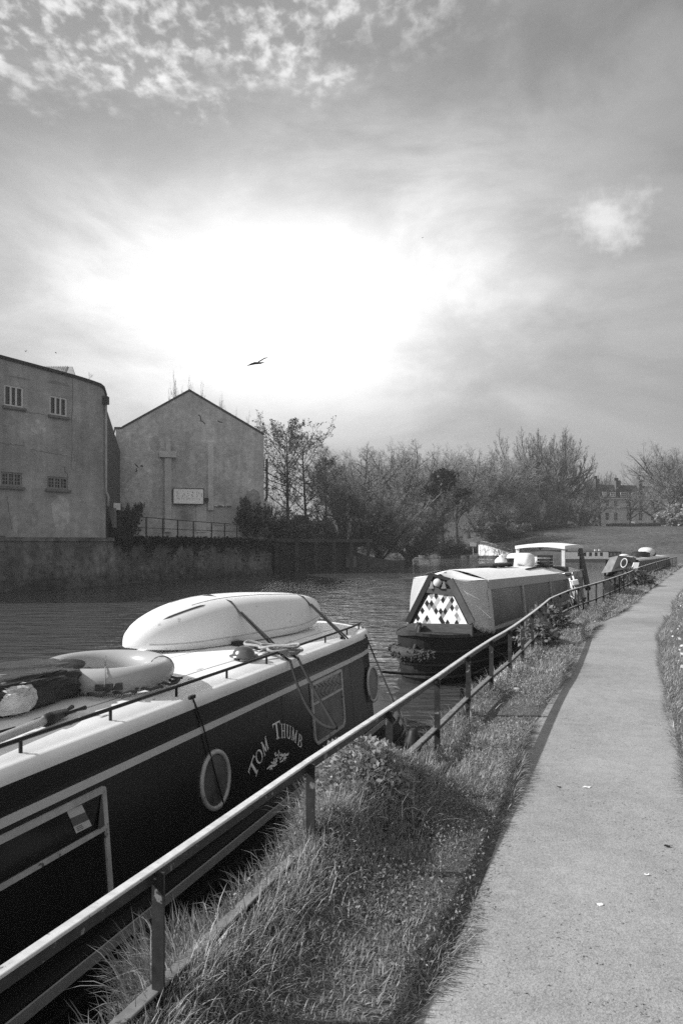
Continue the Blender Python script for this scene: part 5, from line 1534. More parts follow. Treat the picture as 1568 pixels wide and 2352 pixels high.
c=onroof2(6.9,1.65); m=MB(); m.cbox(vadd(c,(0,0,.32)),vmul(u2,.5),vmul(n2,.03),(0,0,.16)); m.cbox(vadd(c,(0,0,.07)),vmul(u2,.4),vmul(n2,.10),(0,0,.09)); m.solo('folded_chair',M_WHITEP,'white folded frame standing behind the covered box on the second boat roof','chair',bevel=.01)
m=MB(); m.tube([onroof2(4.7,.52),vadd(onroof2(8.1,.7),(0,0,.05))],.03,7); m.solo('roof_pole',M_CFD,'long dark pole lying along the second boat roof edge','pole')

# ------------------------------------------------------------------ third boat: white cabin boat across the river
Y4=100.0
a4=Q(1290,1290,Y4); b4=Q(1398,1290,Y4+1.0)
B4=BF((a4[0],a4[1]),(b4[0]-a4[0],b4[1]-a4[1])); L4=math.hypot(b4[0]-a4[0],b4[1]-a4[1])
b4o=thing('cabin_boat','long white cabin boat moored along the foot of the far grassy slope','boat',B4.pt(L4/2,1.2,0))
m=MB(); m.rings([[B4.pt(q,t,z) for q,t in ((-3,.1),(L4+.9,.1),(L4+1.9,.7),(L4+1.9,1.7),(L4+.9,2.3),(-3,2.3))] for z in (-.4,0.0,.42,.45)],closed=True,caps=(False,True)); m.build('hull',grey('far_hull',.13,.5,var=.2),b4o)
m=MB(); m.cbox(B4.pt((L4-3)/2,1.2,.95),vmul((B4.u[0],B4.u[1],0),(L4+3)/2),vmul((B4.n[0],B4.n[1],0),.98),(0,0,.50)); m.build('cabin',grey('far_white',.95,.6,var=.04),b4o)
m=MB(); m.cbox(B4.pt((L4-3)/2,1.2,1.475),vmul((B4.u[0],B4.u[1],0),(L4+3.1)/2),vmul((B4.n[0],B4.n[1],0),1.05),(0,0,.03)); m.build('roof',M_SLATE,b4o)
for x in (1333,1347,1361,1375,1388):
    q=(Q(x,1275,Y4)[0]-a4[0]); m=MB(); m.cbox(B4.pt(q,.215,1.08),vmul((B4.u[0],B4.u[1],0),.20),vmul((B4.n[0],B4.n[1],0),.008),(0,0,.26)); f_=m.build('window',M_GLASS_D,b4o)
m=MB(); m.cbox(B4.pt(L4+.95,1.2,.92),vmul((B4.u[0],B4.u[1],0),.9),vmul((B4.n[0],B4.n[1],0),.95),(0,0,.47)); m.build('fore_cabin',grey('far_dark',.035,.5),b4o)
m=MB(); m.cbox(B4.pt(L4+.95,1.2,1.42),vmul((B4.u[0],B4.u[1],0),1.0),vmul((B4.n[0],B4.n[1],0),1.05),(0,0,.03)); m.build('fore_roof',M_SLATE,b4o)
for q in (L4+.4,L4+.95,L4+1.5): m=MB(); m.cbox(B4.pt(q,.245,1.05),vmul((B4.u[0],B4.u[1],0),.17),vmul((B4.n[0],B4.n[1],0),.008),(0,0,.2)); m.build('window',grey('far_pane',.2,.2),b4o)
rz=random.Random(8)
for q in (1.2,3.0,5.4,6.0): m=MB(); m.cbox(B4.pt(q,1.2,1.60),(.12,0,0),(0,.12,0),(0,0,.09+.06*(q>5))); m.build('roof_vent',M_CFD if q<5 else M_WHITEP,b4o)

# ------------------------------------------------------------------ fourth boat: dark with a ring on its cratch
tl=Q(1418.5,1276,41.4); tr=Q(1442.6,1279,40.2); bl_=Q(1402,1314,41.6); br=Q(1454,1303.5,40.0)
dv=(6.6,11.0); b5=thing('narrowboat','dark narrowboat with a white ring painted on its sloping bow board','boat',(19.5,46,0))
B5=BF((16.35,40.6),dv)
m=MB()
def out5(ins,z,fr5):
    p=[(14,ins),(6,ins),(1.6,ins),(.4,ins+.12),(-.8-fr5,.7),(-1.2-fr5,1.0)]
    return [B5.pt(q,t,z) for q,t in p]+[B5.pt(q,2.05-t,z) for q,t in reversed(p[:-1])]
m.rings([list(reversed(out5(.1,-.4,-.3))),list(reversed(out5(0,.1,0))),list(reversed(out5(0,.75,.2))),list(reversed(out5(.02,.8,.2)))],closed=True,caps=(False,True)); m.build('hull',M_H2,b5)
m=MB(); m.prism([bl_,br,tr,tl],(.03,.06,0)); m.build('cratch_board',grey('cratch_dark',.02,.5),b5)
n1_=B5.pt(.6,.16,.85); n2_=B5.pt(.6,.28,1.86); f1_=B5.pt(.6,1.89,.85); f2_=B5.pt(.6,1.77,1.86)
m=MB(); m.poly([br,n1_,n2_,tr]); m.poly([tl,tr,n2_,f2_]); m.poly([bl_,tl,f2_,f1_]); m.build('fore_canvas',grey('fore_canvas_grey',.10,.7,var=.4),b5)
m=MB(); m.poly([lerp(bl_,tl,.02),lerp(bl_,tl,.98),vadd(lerp(bl_,tl,.98),(-.35,.25,-.1)),vadd(lerp(bl_,tl,.02),(-.45,.3,-.1))]); m.build('side_flap',grey('flap_pale',.3,.7,var=.3),b5)
cc=Q(1430,1293,40.4); dd0=vnorm(vsub(br,bl_)); up0=vnorm(vsub(lerp(tl,tr,.5),lerp(bl_,br,.5)))
m=MB(); m.tube([vadd(vadd(cc,(0,-.12,0)),vadd(vmul(dd0,.235*math.cos(2*math.pi*i/28)),vmul(up0,.235*math.sin(2*math.pi*i/28)))) for i in range(28)],.028,6,closed=True); m.build('painted_ring',M_WHITEP,b5,smooth=True)
m=MB(); m.rings([[B5.pt(q,.05,.8),B5.pt(q,.16,1.70-.0*q),B5.pt(q,1.89,1.70),B5.pt(q,2.0,.8)] for q in (.6,5,10,13.6)],closed=False,caps=(False,False)); m.build('cabin',grey('cabin_dull',.06,.5,var=.4,scale=2),b5)
m=MB(); m.rings([[B5.pt(q,.12,1.69),B5.pt(q,.14,1.76),B5.pt(q,1.02,1.84),B5.pt(q,1.9,1.76),B5.pt(q,1.93,1.69)] for q in (.5,5,10,13.7)],closed=False,caps=(False,False)); m.build('roof',grey('roof_pale',.6,.6,var=.25,scale=2),b5,smooth=True)
for q,t in ((2.5,.35),(7,.35)): m=MB(); m.cbox(B5.pt(q,.09,1.3),vmul((B5.u[0],B5.u[1],0),.3),(0,.012,0),(0,0,.18)); m.build('window',M_GLASS_D,b5)
def on5(x,y,dz=0.): return P(x,y,1.80+dz)
c=B5.pt(1.2,1.0,1.84); m=MB(); lathe(m,c,[(.05,0),(.05,.08),(.26,.12),(.28,.17),(.14,.22),(.01,.23)],16); m.solo('roof_dish',M_WHITEP,'white domed cover on the front of the ring-painted boat roof','cover',smooth=True)
c=B5.pt(8.3,.9,1.83); m=MB(); lump(m,vadd(c,(0,0,.26)),vmul((B5.u[0],B5.u[1],0),.62),vmul((B5.n[0],B5.n[1],0),.5),(0,0,.32),51,.1,20,14,.9); m.solo('white_sack',M_WHITEP,'plump white sack on top of the ring-painted boat','sack',smooth=True)
c=B5.pt(6.6,1.0,1.83); m=MB(); lump(m,vadd(c,(0,0,.12)),vmul((B5.u[0],B5.u[1],0),1.0),vmul((B5.n[0],B5.n[1],0),.5),(0,0,.2),53,.3,24,14,.8); m.solo('log_heap',M_CFD,'dark heap of logs and sacks beside the white sack on the boat roof','heap',smooth=True)
c=B5.pt(10.2,1.0,1.83); m=MB(); lump(m,vadd(c,(0,0,.1)),vmul((B5.u[0],B5.u[1],0),.7),vmul((B5.n[0],B5.n[1],0),.4),(0,0,.15),57,.3,24,14,.8); m.solo('tarpaulin_heap',M_CFD,'low dark tarpaulin heap behind the white sack on the boat roof','heap',smooth=True)
for q in (2.6,4.4): 
    c=B5.pt(q,1.0,1.83); m=MB(); m.cbox(vadd(c,(0,0,.05)),vmul((B5.u[0],B5.u[1],0),.6),vmul((B5.n[0],B5.n[1],0),.3),(0,0,.04)); m.solo('roof_panel',grey('panel_pale',.4,.4) if q<3 else M_CFD,'flat pale panel near the front of the ring-painted boat roof' if q<3 else 'flat dark panel midway along the ring-painted boat roof','panel')
# ------------------------------------------------------------------ trees
M_BARK=grey('bark',.035,.9,var=.4,scale=6,stretch=(1,1,.3))
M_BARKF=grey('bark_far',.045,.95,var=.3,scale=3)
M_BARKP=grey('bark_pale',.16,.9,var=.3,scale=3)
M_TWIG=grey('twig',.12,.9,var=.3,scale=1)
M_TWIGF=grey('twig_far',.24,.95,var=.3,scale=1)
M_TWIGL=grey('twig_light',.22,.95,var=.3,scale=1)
M_CATKIN=grey('catkin',.020,.9)
def rv(rg): 
    while True:
        v=(rg.uniform(-1,1),rg.uniform(-1,1),rg.uniform(-1,1))
        if .05<vlen(v)<1: return vnorm(v)
def turn(d,rg,ang):
    s=vnorm(vcross(d,rv(rg))); return vnorm(vadd(vmul(d,math.cos(ang)),vmul(s,math.sin(ang))))
def grow(rg,p,d,L,r,lev,S,tr,cr,tips):
    """one limb and what grows from it"""
    env=S.get('env'); n=S['seg'][lev]; pts=[p]; rs=[r]; tip=r*S['taper'][min(lev,len(S['taper'])-1)]
    for i in range(n):
        d=vnorm(vadd(vadd(d,vmul(rv(rg),S['wob'][lev])),(0,0,S['up'][lev])))
        p=vadd(p,vmul(d,L/n))
        if env:
            e=((p[0]/env[1])**2+(p[1]/env[1])**2+((p[2]-env[0])/env[2])**2)
            if e>1.0*rg.uniform(.90,1.04) and i>=1 and p[2]>env[0]*.4:
                pts.append(p); rs.append(r+(tip-r)*(i+1)/n); break
        pts.append(p); rs.append(r+(tip-r)*(i+1)/n)
    last=lev==len(S['kids'])
    mb=tr if lev<S.get('trunklev',1) else cr
    if last:
        q=pts[-1]; s=vmul(vnorm(vcross(vsub(q,pts[0]),rv(rg))),r)
        mid=pts[len(pts)//2]
        cr.add([vsub(pts[0],s),vadd(pts[0],s),vadd(mid,vmul(s,.8)),q,vsub(mid,vmul(s,.8))],[(0,1,2,3,4)])
        tips.append(q); tips.append(mid); return
    mb.tube(pts,rs,S['sides'][lev],caps=False,mi=1 if mb is cr and lev<=2 else 0)
    k=S['kids'][lev]; n=len(pts)-1
    if env and lev>0 and n<S['seg'][lev]: k=max(2,k*n//S['seg'][lev])
    for j in range(k):
        t=S['start'][lev]+(1-S['start'][lev])*((j+rg.random())/k)
        t=min(t,.999); i=min(int(t*n),n-1); f=t*n-i
        q=lerp(pts[i],pts[i+1],f); dd=vnorm(vsub(pts[i+1],pts[i])); rr=rs[i]+(rs[i+1]-rs[i])*f
        prof=S['prof'][lev](t) if S.get('prof') and S['prof'][lev] else (1.12-.62*t)
        a=rad(S['ang'][lev]*rg.uniform(.7,1.25))
        cl=L*S['ratio'][lev]*prof*rg.uniform(.75,1.2)
        grow(rg,q,turn(dd,rg,a),cl,max(min(rr*.72,r*S['rr'][lev]),S['rmin']),lev+1,S,tr,cr,tips)
    if S['lead'][lev]:
        grow(rg,pts[-1],d,L*S['ratio'][lev]*.6,max(tip,S['rmin']),lev+1,S,tr,cr,tips)
STY={
 # broad crowned bare tree, unit height about 10
 'broad':dict(L=4.2,r=.22,seg=[6,7,5,3,2,1],taper=[.55,.3,.35,.4,.4],wob=[.05,.16,.22,.26,.3,.3],up=[.05,.07,.04,.03,.02,.0],kids=[10,8,6,5,3],start=[.42,.18,.12,.1,.05],ratio=[1.3,.60,.56,.58,.70],ang=[54,46,44,42,40],rr=[.56,.55,.5,.55,.7],sides=[8,5,4,3,3],rmin=.0075,lead=[1,1,1,0,0],trunklev=1,env=(5.9,4.3,4.1),prof=[lambda t:1.25-.45*t,None,None,None,None]),
 # fan of long rising limbs
 'fan':dict(L=2.8,r=.22,seg=[4,7,5,3,1,1],taper=[.7,.3,.35,.4,.4],wob=[.05,.08,.12,.15,.2,.2],up=[.06,.12,.18,.22,.20,.14],kids=[13,9,6,5,3],start=[.40,.10,.1,.1,.05],ratio=[2.3,.46,.50,.55,.85],ang=[46,40,36,32,28],rr=[.52,.5,.5,.55,.7],sides=[8,6,4,3,3],rmin=.0075,lead=[1,1,1,0,0],trunklev=1,env=(5.6,4.4,4.6)),
 # alder: straight leader, tiers of side limbs
 'alder':dict(L=9.2,r=.17,seg=[10,5,4,2,1,1],taper=[.12,.3,.4,.4,.4],wob=[.02,.12,.2,.25,.3,.3],up=[.02,.10,.10,.08,.05,.0],kids=[28,6,5,4],start=[.18,.2,.15,.1],ratio=[.36,.48,.52,.6],ang=[60,44,42,40],rr=[.26,.5,.5,.6],sides=[8,4,3,3],rmin=.010,lead=[0,1,0,0],trunklev=1,prof=[lambda t:.55+.65*math.sin(math.pi*min((t-.1)/.95,1))**.8 if t<.75 else .95-(t-.75)*2.4,None,None,None]),
 # many-stemmed bushy willow
 'willow':dict(L=.7,r=.20,seg=[2,6,4,3,1,1],taper=[.9,.3,.4,.4,.4],wob=[.1,.18,.24,.28,.3,.3],up=[0,.06,.05,.03,.0,-.02],kids=[15,9,7,6,4],start=[.2,.12,.1,.1,.1],ratio=[8.5,.42,.50,.52,.75],ang=[52,36,38,38,38],rr=[.5,.5,.5,.5,.6],sides=[6,5,3,3,3],rmin=.008,lead=[1,1,1,0,0],trunklev=1),
 # low shrub
 'shrub':dict(L=.3,r=.12,seg=[1,4,3,2,1],taper=[.9,.3,.4,.4],wob=[.1,.25,.3,.35,.3],up=[0,.06,.03,.02,0],kids=[12,8,6,5],start=[.1,.1,.1,.1],ratio=[7.0,.45,.5,.5],ang=[55,42,42,42],rr=[.4,.5,.5,.6],sides=[5,4,3,3],rmin=.014,lead=[1,1,0,0],trunklev=1),
}
def proto(style,seed,bark,twig,extra=None,rmin=None):
    S=dict(STY[style]); 
    if rmin: S['rmin']=rmin
    rg=random.Random(seed); tr=MB(); cr=MB(); tips=[]
    r0=S['r']
    grow(rg,(0,0,-.15),vnorm((rg.uniform(-.05,.05),rg.uniform(-.05,.05),1)),S['L'],r0,0,S,tr,cr,tips)
    tr.tube([(0,0,-.4),(0,0,.05),(0,0,.5)],[r0*1.5,r0*1.25,r0],8,caps=False)
    zz_=sorted(v[2] for v in cr.v); zs=zz_[int(len(zz_)*.985)]; w_=sorted(math.hypot(v[0],v[1]) for v in cr.v)[int(len(cr.v)*.90)]
    root=bpy.data.objects.new('tree',None); OFF['tree']=(0,0,0)
    d=dict(tr=tr,cr=cr,tips=tips,h=zs,w=w_,bark=bark,twig=twig,extra=extra,done=None)
    return d
def mesh_of(mb,name,mat,mat2=None):
    me=bpy.data.meshes.new(name); me.from_pydata(mb.v,[],mb.f); me.materials.append(mat)
    if mat2: me.materials.append(mat2); me.polygons.foreach_set('material_index',mb.m)
    me.update(); return me
def leafmesh(name,pts,size,tone,mat,asp=.6):
    o=leaf_cloud(name,pts,size,tone,mat,None,asp=asp); me=o.data; bpy.data.objects.remove(o); return me
def ready(pr):
    if pr['done']: return pr['done']
    ms=[('trunk',mesh_of(pr['tr'],'trunk',pr['bark'])),('crown',mesh_of(pr['cr'],'crown',pr['twig'],pr['bark']))]
    ex=pr['extra']
    if ex:
        nm,frac,size,tone,mat,asp,jit=ex
        pts=[]
        for p in pr['tips']:
            k=frac
            while k>0:
                if R.random()<k: pts.append((p[0]+R.uniform(-jit,jit),p[1]+R.uniform(-jit,jit),p[2]+R.uniform(-jit,jit)))
                k-=1
        ms.append((nm,leafmesh(nm,pts,size,tone,mat,asp)))
    pr['done']=ms; return ms
def plant(pr,name,label,x,ytop,Y,zbase,wide=None,rot=None,tilt=(0,0),group=None,cat='tree',minw=.8):
    """stand a copy so its top reaches the measured height at that distance"""
    X=(x-CX)/F*Y; h=ZC-(ytop-HY)/F*Y-zbase; s=h/pr['h']
    r=bpy.data.objects.new(name,None); COL.objects.link(r); r.empty_display_size=.2
    r.location=(X,Y,zbase); r['label']=label; r['category']=cat
    if group: r['group']=group
    sx=s if wide is None else wide/F*Y/2/pr['w']
    sx=max(sx,s*minw) if cat=='tree' else max(sx,s*.5); r.scale=(sx,sx,s); r.rotation_euler=(tilt[0],tilt[1],R.uniform(0,6.28) if rot is None else rot)
    for nm,me in ready(pr):
        o=bpy.data.objects.new(nm,me); COL.objects.link(o); o.parent=r
    return r
R=random.Random(77)
M_LEAFD=M_LEAF
pA=proto('broad',1,M_BARKF,M_TWIGF); pB=proto('broad',2,M_BARKF,M_TWIGF); pC=proto('broad',5,M_BARKF,M_TWIGF)
STY['sparse']=dict(STY['broad'],kids=[7,5,4,4,2],env=(5.9,4.6,4.1))
pT=proto('sparse',33,M_BARKF,M_TWIGF); pT2=proto('sparse',35,M_BARKF,M_TWIGF)
pF=proto('fan',3,M_BARKF,M_TWIGF); pF2=proto('fan',8,M_BARKF,M_TWIGF)
pAl=proto('alder',4,M_BARK,M_TWIG,('catkins',.30,.13,.018,M_LEAF,.7,.05),rmin=.010)
pAl2=proto('alder',14,M_BARK,M_TWIG,('catkins',.30,.13,.018,M_LEAF,.7,.05),rmin=.010)
pN=proto('broad',21,M_BARK,M_TWIG,('catkins',.07,.12,.02,M_LEAF,.7,.05))
pW=proto('willow',6,M_BARK,M_TWIGL,('leaves',.35,.09,.17,M_LEAF,.5,.10))
pW2=proto('willow',16,M_BARK,M_TWIG,('leaves',.22,.10,.13,M_LEAF,.5,.10))
pS=proto('shrub',7,M_BARK,M_TWIG,('leaves',.8,.20,.13,M_LEAF,.6,.12))
pTh=proto('willow',26,M_BARKF,M_TWIGF)
pBl=proto('shrub',9,M_BARKF,M_TWIGF,('blossom',1.0,.22,.38,M_LEAF,.9,.15))
pP=proto('alder',24,M_BARKF,M_TWIGL)
# riverside group behind the wharf
plant(pAl,'alder_tree','tall alder hung with dark catkins standing nearest the warehouse wall',664,960,73,2.9,150,minw=1.0)
plant(pAl2,'alder_tree','second alder with a forked looking top just right of the tallest alder',706,984,75,2.9,140,minw=1.0)
plant(pAl,'alder_tree','shorter leaning alder at the right side of the two tall alders',752,1052,77,2.8,110,tilt=(0,.06))
plant(pN,'alder_tree','low dark-budded tree filling the gap beside the drainpipe of the warehouse',626,1150,71,2.9,80)
plant(pN,'alder_tree','spreading dark-budded tree above the right half of the wharf',790,1092,80,2.6,130)
plant(pA,'bare_tree','grey bare tree with a flat top behind the leaning alder',830,1030,105,2.8,130,minw=1.0)
plant(pB,'bare_tree','broadest grey bare tree in the middle of the river view',905,1024,112,2.8,150,minw=1.1)
plant(pC,'bare_tree','grey bare tree between the broad middle tree and the ivy trunk',955,1030,118,2.7,110)
plant(pA,'bare_tree','upright pale bare tree just behind the ivy-covered trunk',1015,1043,128,2.7,80)
plant(pC,'bare_tree','slender pale bare tree right of the ivy-covered trunk',1048,1052,132,2.7,70)
plant(pB,'bare_tree','faint bare tree showing between the alders and the broad middle tree',778,1040,122,3.0,110)
plant(pW,'willow_tree','pale willow leaning out over the water beyond the wharf end',868,1092,84,.3,210)
plant(pW2,'willow_tree','darker willow thicket drooping to the water beside the pale willow',940,1130,92,.3,150)
plant(pW2,'willow_tree','dark scrubby willow at the right end of the wharf deck',800,1150,79,1.4,130)
# creeper over the river wall and seedlings along it
cv=thing('wall_creeper','dark creeper trailing over the right half of the river wall','creeper',(-9,59,2.9)); cp0=[]
for k in range(4200):
    x=R.uniform(262,640); pl_,s_0,z_0=onwall(x,1230); q=abs(R.gauss(0,.55))*(1.4 if x>540 else .8)*(.4+.6*abs(math.sin(x*.06)+.6*math.sin(x*.17))); p=pl_.pt(s_0,3.05-q,.06+R.random()*.22); cp0.append(p)
leaf_cloud('foliage',cp0,.20,.045,M_LEAF,cv,asp=.7)
# fallen pale limb in the willow
m=MB(); m.tube([Q(905,1238,82),Q(955,1185,82.5),Q(985,1160,83),Q(1015,1130,83.5)],[.12,.10,.07,.03],6); m.tube([Q(975,1168,82.8),Q(985,1150,83),Q(988,1135,83)],[.05,.04,.02],5); m.solo('fallen_limb',M_BARKP,'bare pale limb leaning through the willow by the water','branch')
# ivy-covered stub
iv=thing('ivy_tree','leaning lopped trunk thick with dark ivy beside the pale bare trees','tree',Q(985,1236,98))
tk=MB(); ivp=[]
stubs=[[(985,1240),(1000,1190),(1012,1150),(1018,1120)],[(1008,1165),(1003,1125),(1001,1090)],[(1014,1140),(1020,1105),(1018,1082)],[(1016,1130),(1034,1110),(1040,1085)],[(1005,1180),(1030,1165),(1050,1142),(1070,1128)],[(1012,1150),(990,1130),(985,1118)]]
for i,sb_ in enumerate(stubs):
    pts=[Q(x,y,98) for x,y in sb_]; tk.tube(pts,[.5-.32*k/(len(pts)-1) if i==0 else .26-.14*k/(len(pts)-1) for k in range(len(pts))],7)
    for a,b in zip(pts[:-1],pts[1:]):
        for k in range(170 if i<5 else 80):
            q=lerp(a,b,R.random()); g=(R.gauss(0,.38),R.gauss(0,.38),R.gauss(0,.3)); ivp.append(vadd(q,vmul(g,1.15 if i==0 else .75)))
tk.build('trunk',M_BARK,iv); leaf_cloud('ivy',ivp,.42,.022,M_LEAF,iv,asp=.9)
tw=MB(); rgi=random.Random(4)
for x0,y0 in ((1010,1170),(1020,1150),(1000,1190)):
    for k in range(9):
        p=Q(x0,y0,98); d=vnorm((rgi.uniform(.2,1),rgi.uniform(-.3,.3),rgi.uniform(-.1,.8))); grow(rgi,p,d,rgi.uniform(2.5,4.5),.06,1,dict(STY['broad'],kids=[0,5,4],seg=[1,4,3,1],ratio=[1,.5,.55],rmin=.025),tw,tw,[])
tw.build('crown',M_TWIG,iv)
# shrubs at the foot of the buildings
plant(pS,'shrub','dense dark shrub heaped against the right corner of the warehouse',592,1160,66.5,2.9,100,cat='shrub')
plant(pS,'shrub','dark shrub hanging over the river wall below the warehouse drainpipe',640,1190,68,2.7,100,cat='shrub')
plant(pS,'shrub','scrubby shrub growing in the gap between factory and warehouse',283,1166,50.2,3.0,62,cat='shrub')
plant(pS,'shrub','lowest scrub clump under the gate fence by the factory corner',268,1196,48.6,2.9,50,cat='shrub')
plant(pS,'shrub','dark scrub along the wharf edge below the two tall alders',690,1196,70.5,2.9,110,cat='shrub')
plant(pS,'shrub','tiny scrub on the wharf deck end beside the willow',845,1190,77,2.2,80,cat='shrub')
# tree tips over the warehouse roof
plant(pA,'bare_tree','twiggy tree whose tip shows right above the warehouse ridge',430,882,96,3.2,70,minw=.2)
plant(pC,'bare_tree','thin tree tip showing over the middle of the warehouse roof slope',522,930,98,3.2,44,minw=.2)
plant(pB,'bare_tree','thin tree tip showing over the lower right of the warehouse roof',582,962,99,3.2,44,minw=.2)
m=MB(); grow(random.Random(2),Q(205,875,44.4),(0,0,1),.5,.012,1,dict(STY['broad'],kids=[0,6,4],seg=[1,3,2,1],rmin=.006),m,m,[]); m.solo('roof_sprig',M_TWIG,'little sprig growing from the factory parapet','plant')
# trees on the far slope
ZS=5.8
far=[(pA,'rounded bare tree at the left end of the grassy slope',1108,1041,146,4.9,100),(pC,'rounded bare tree right beside the leftmost tree on the slope',1165,1044,150,5.5,90),
 (pF,'very tall fan-shaped bare tree, the left one of the highest pair on the slope',1232,996,160,ZS,110),(pF2,'very tall fan-shaped bare tree with clear forked trunk, right one of the highest pair',1292,994,156,ZS,130),
 (pB,'bare tree filling in below the left of the tall fan pair',1200,1075,154,5.6,100),(pA,'bare tree standing low between the rounded trees',1138,1085,152,5.0,80),
 (pB,'bushy bare tree under the right of the tall fan pair',1330,1105,158,ZS,90),(pC,'bushy bare tree under the gap of the tall fan pair',1262,1100,158,ZS,100),
 (pT2,'bare tree left of the terraced house chimneys',1368,1096,166,ZS,80),(pF,'narrow bare tree behind the left end of the terraced house',1352,1082,190,ZS,50),
 (pT,'low bare tree in front of the left end of the terraced house',1378,1128,152,ZS,70),(pT2,'bare street tree with a dark straight trunk before the middle of the terraced house',1446,1120,154,ZS,90),
 (pT,'wide low bare tree with drooping limbs before the right of the terraced house',1503,1120,153,ZS,120),
 (pA,'big bare tree at the right edge rising over the terraced house',1560,1028,160,ZS,110),(pB,'bare tree just left of the big right-edge tree',1532,1056,164,ZS,80),(pC,'dense bare tree at the right edge of the view behind the blossom',1585,1048,156,ZS,110),
 (pP,'pale feathery tree rising behind the terraced house roof',1458,1068,215,6,70),(pP,'small pale tree top between the chimneys',1400,1100,210,6,50),
 (pA,'thin bare tree at the water end of the slope left of the rounded trees',1075,1098,150,4.0,70),(pB,'scrubby bare tree by the white sloping wall',1150,1150,143,4.4,80),(pC,'scrubby bare tree half hiding the slope crest',1210,1140,150,5.5,90),(pA,'scrubby bare tree at the crest below the tall fan pair',1300,1140,152,ZS,90),(pB,'scrubby bare tree at the crest left of the house',1345,1150,152,ZS,70)]
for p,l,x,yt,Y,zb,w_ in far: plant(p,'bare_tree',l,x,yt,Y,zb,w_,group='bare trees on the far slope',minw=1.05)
for x,yt,Y,zb,l in ((1095,1140,143,4.4,'grey thicket behind the white ramp wall'),(1150,1130,148,5.2,'grey thicket under the rounded trees'),(1195,1138,150,5.6,'grey thicket left of the tall fan pair'),(1240,1128,153,5.8,'grey thicket under the left tall fan tree'),(1288,1135,153,5.8,'grey thicket under the right tall fan tree'),(1330,1142,153,5.8,'grey thicket right of the tall fan pair')): plant(pTh,'thicket',l,x,yt,Y,zb,90,group='thickets along the slope crest',cat='thicket')
plant(pBl,'blossom_bush','pale blossoming bush at the right edge below the bare trees','' or 1552,1166,149,ZS,70,cat='bush')
for i,(x,yt,Y,l) in enumerate(((1130,1205,140,'scrub bush on the left end of the grassy slope'),(1180,1208,141,'scrub bush on the slope below the rounded trees'),(1230,1200,147,'scrub bush at the slope crest below the left tall tree'),(1275,1202,149,'scrub bush at the slope crest below the right tall tree'),(1010,1235,134,'bank scrub by the water below the ivy trunk'),(955,1246,128,'bank scrub by the water right of the willows'),(1050,1248,133,'low bank scrub left of the white sloping wall'))):
    plant(pS,'shrub',l,x,yt,Y,gz0 if False else (3.2 if 1100<x<1200 else (5.3 if x>1200 else .6)),70 if x>1100 else 90,cat='shrub')
# distant wood closing the view behind everything
m=MB(); rgw=random.Random(5)
for k in range(9500):
    az=rgw.uniform(-.30,.62); Yd=rgw.uniform(225,290); X=az*Yd; z0=4
    top=((9 if -.10<az<-.015 else 19) if az<-.01 else (24 if az<.30 else 13))*(.86+.10*math.sin(az*40)+.07*math.sin(az*97+1))
    h=top*rgw.uniform(.45,1.0)**.7
    lean=rgw.uniform(-.22,.22); a=(X,Yd,z0); b=(X+lean*h,Yd,z0+h); s=rgw.uniform(.06,.13)
    m.add([vadd(a,(-s,0,0)),vadd(a,(s,0,0)),vadd(lerp(a,b,.6),(s*.6,0,0)),b,vadd(lerp(a,b,.6),(-s*.6,0,0))],[(0,1,2,3,4)])
    for q in range(4):
        t=rgw.uniform(.3,.95); c=lerp(a,b,t); e=vadd(c,(rgw.uniform(-.2,.2)*h,rgw.uniform(-1,1),h*rgw.uniform(.08,.2))); m.add([vadd(c,(-s*.6,0,0)),vadd(c,(s*.6,0,0)),e],[(0,1,2)])
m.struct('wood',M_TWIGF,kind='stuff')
# ------------------------------------------------------------------ terraced house on the hill
YH=168.0
hpn=VPl((Q(1382,1200,YH)[0],YH),(Q(1540,1200,YH+6)[0],YH+6))
t=thing('terraced_house','pale stone terraced house with dark mansard roof and chimneys on top of the slope','building',hpn.pt(hpn.L/2,5.9,0))
hh=lambda y:hpn.hit(1440,y)[1]
M_STONE=masonry('house_stone',.85,math.atan2(hpn.u[1],hpn.u[0]),True,.8,.35,.15,.1,.1)
rects=[]
for x0,x1 in ((1389,1398),(1409,1418),(1438,1447),(1466,1475),(1494,1503)):
    s0=hpn.hit(x0,1160)[0]; s1=hpn.hit(x1,1160)[0]
    rects.append([s0,s1,hh(1163.5),hh(1150)]); rects.append([s0,s1,hh(1196),hh(1178)])
m=MB(); wall_holes(m,hpn,-.5,hpn.L,hh(1146),5.0,rects,0,.25); m.build('wall',M_STONE,t)
m=MB(); 
for z in (1146,1166,): m.box(hpn.pt(-.5,hh(z)-.12,0),vsub(hpn.pt(hpn.L,0,0),hpn.pt(-.5,0,0)),vsub(hpn.pt(0,0,.25),hpn.pt(0,0,0)),(0,0,.3))
m.build('cornice',M_STONE,t)
m=MB(); zt=hh(1113); m.rings([[hpn.pt(s,hh(1146)+.18,-.05),hpn.pt(s,zt,-1.6),hpn.pt(s,zt,-8),hpn.pt(s,6,-10)] for s in (-.5,hpn.L)],closed=False,caps=(False,False))
m.poly([hpn.pt(-.5,5,0),hpn.pt(-.5,hh(1146)+.18,-.05),hpn.pt(-.5,zt,-1.6),hpn.pt(-.5,zt,-8),hpn.pt(-.5,5,-10)])
m.build('roof',grey('house_slate',.075,.8,var=.2,scale=1),t)
M_HCH=grey('chimney_stack',.10,.9,var=.3,scale=1)
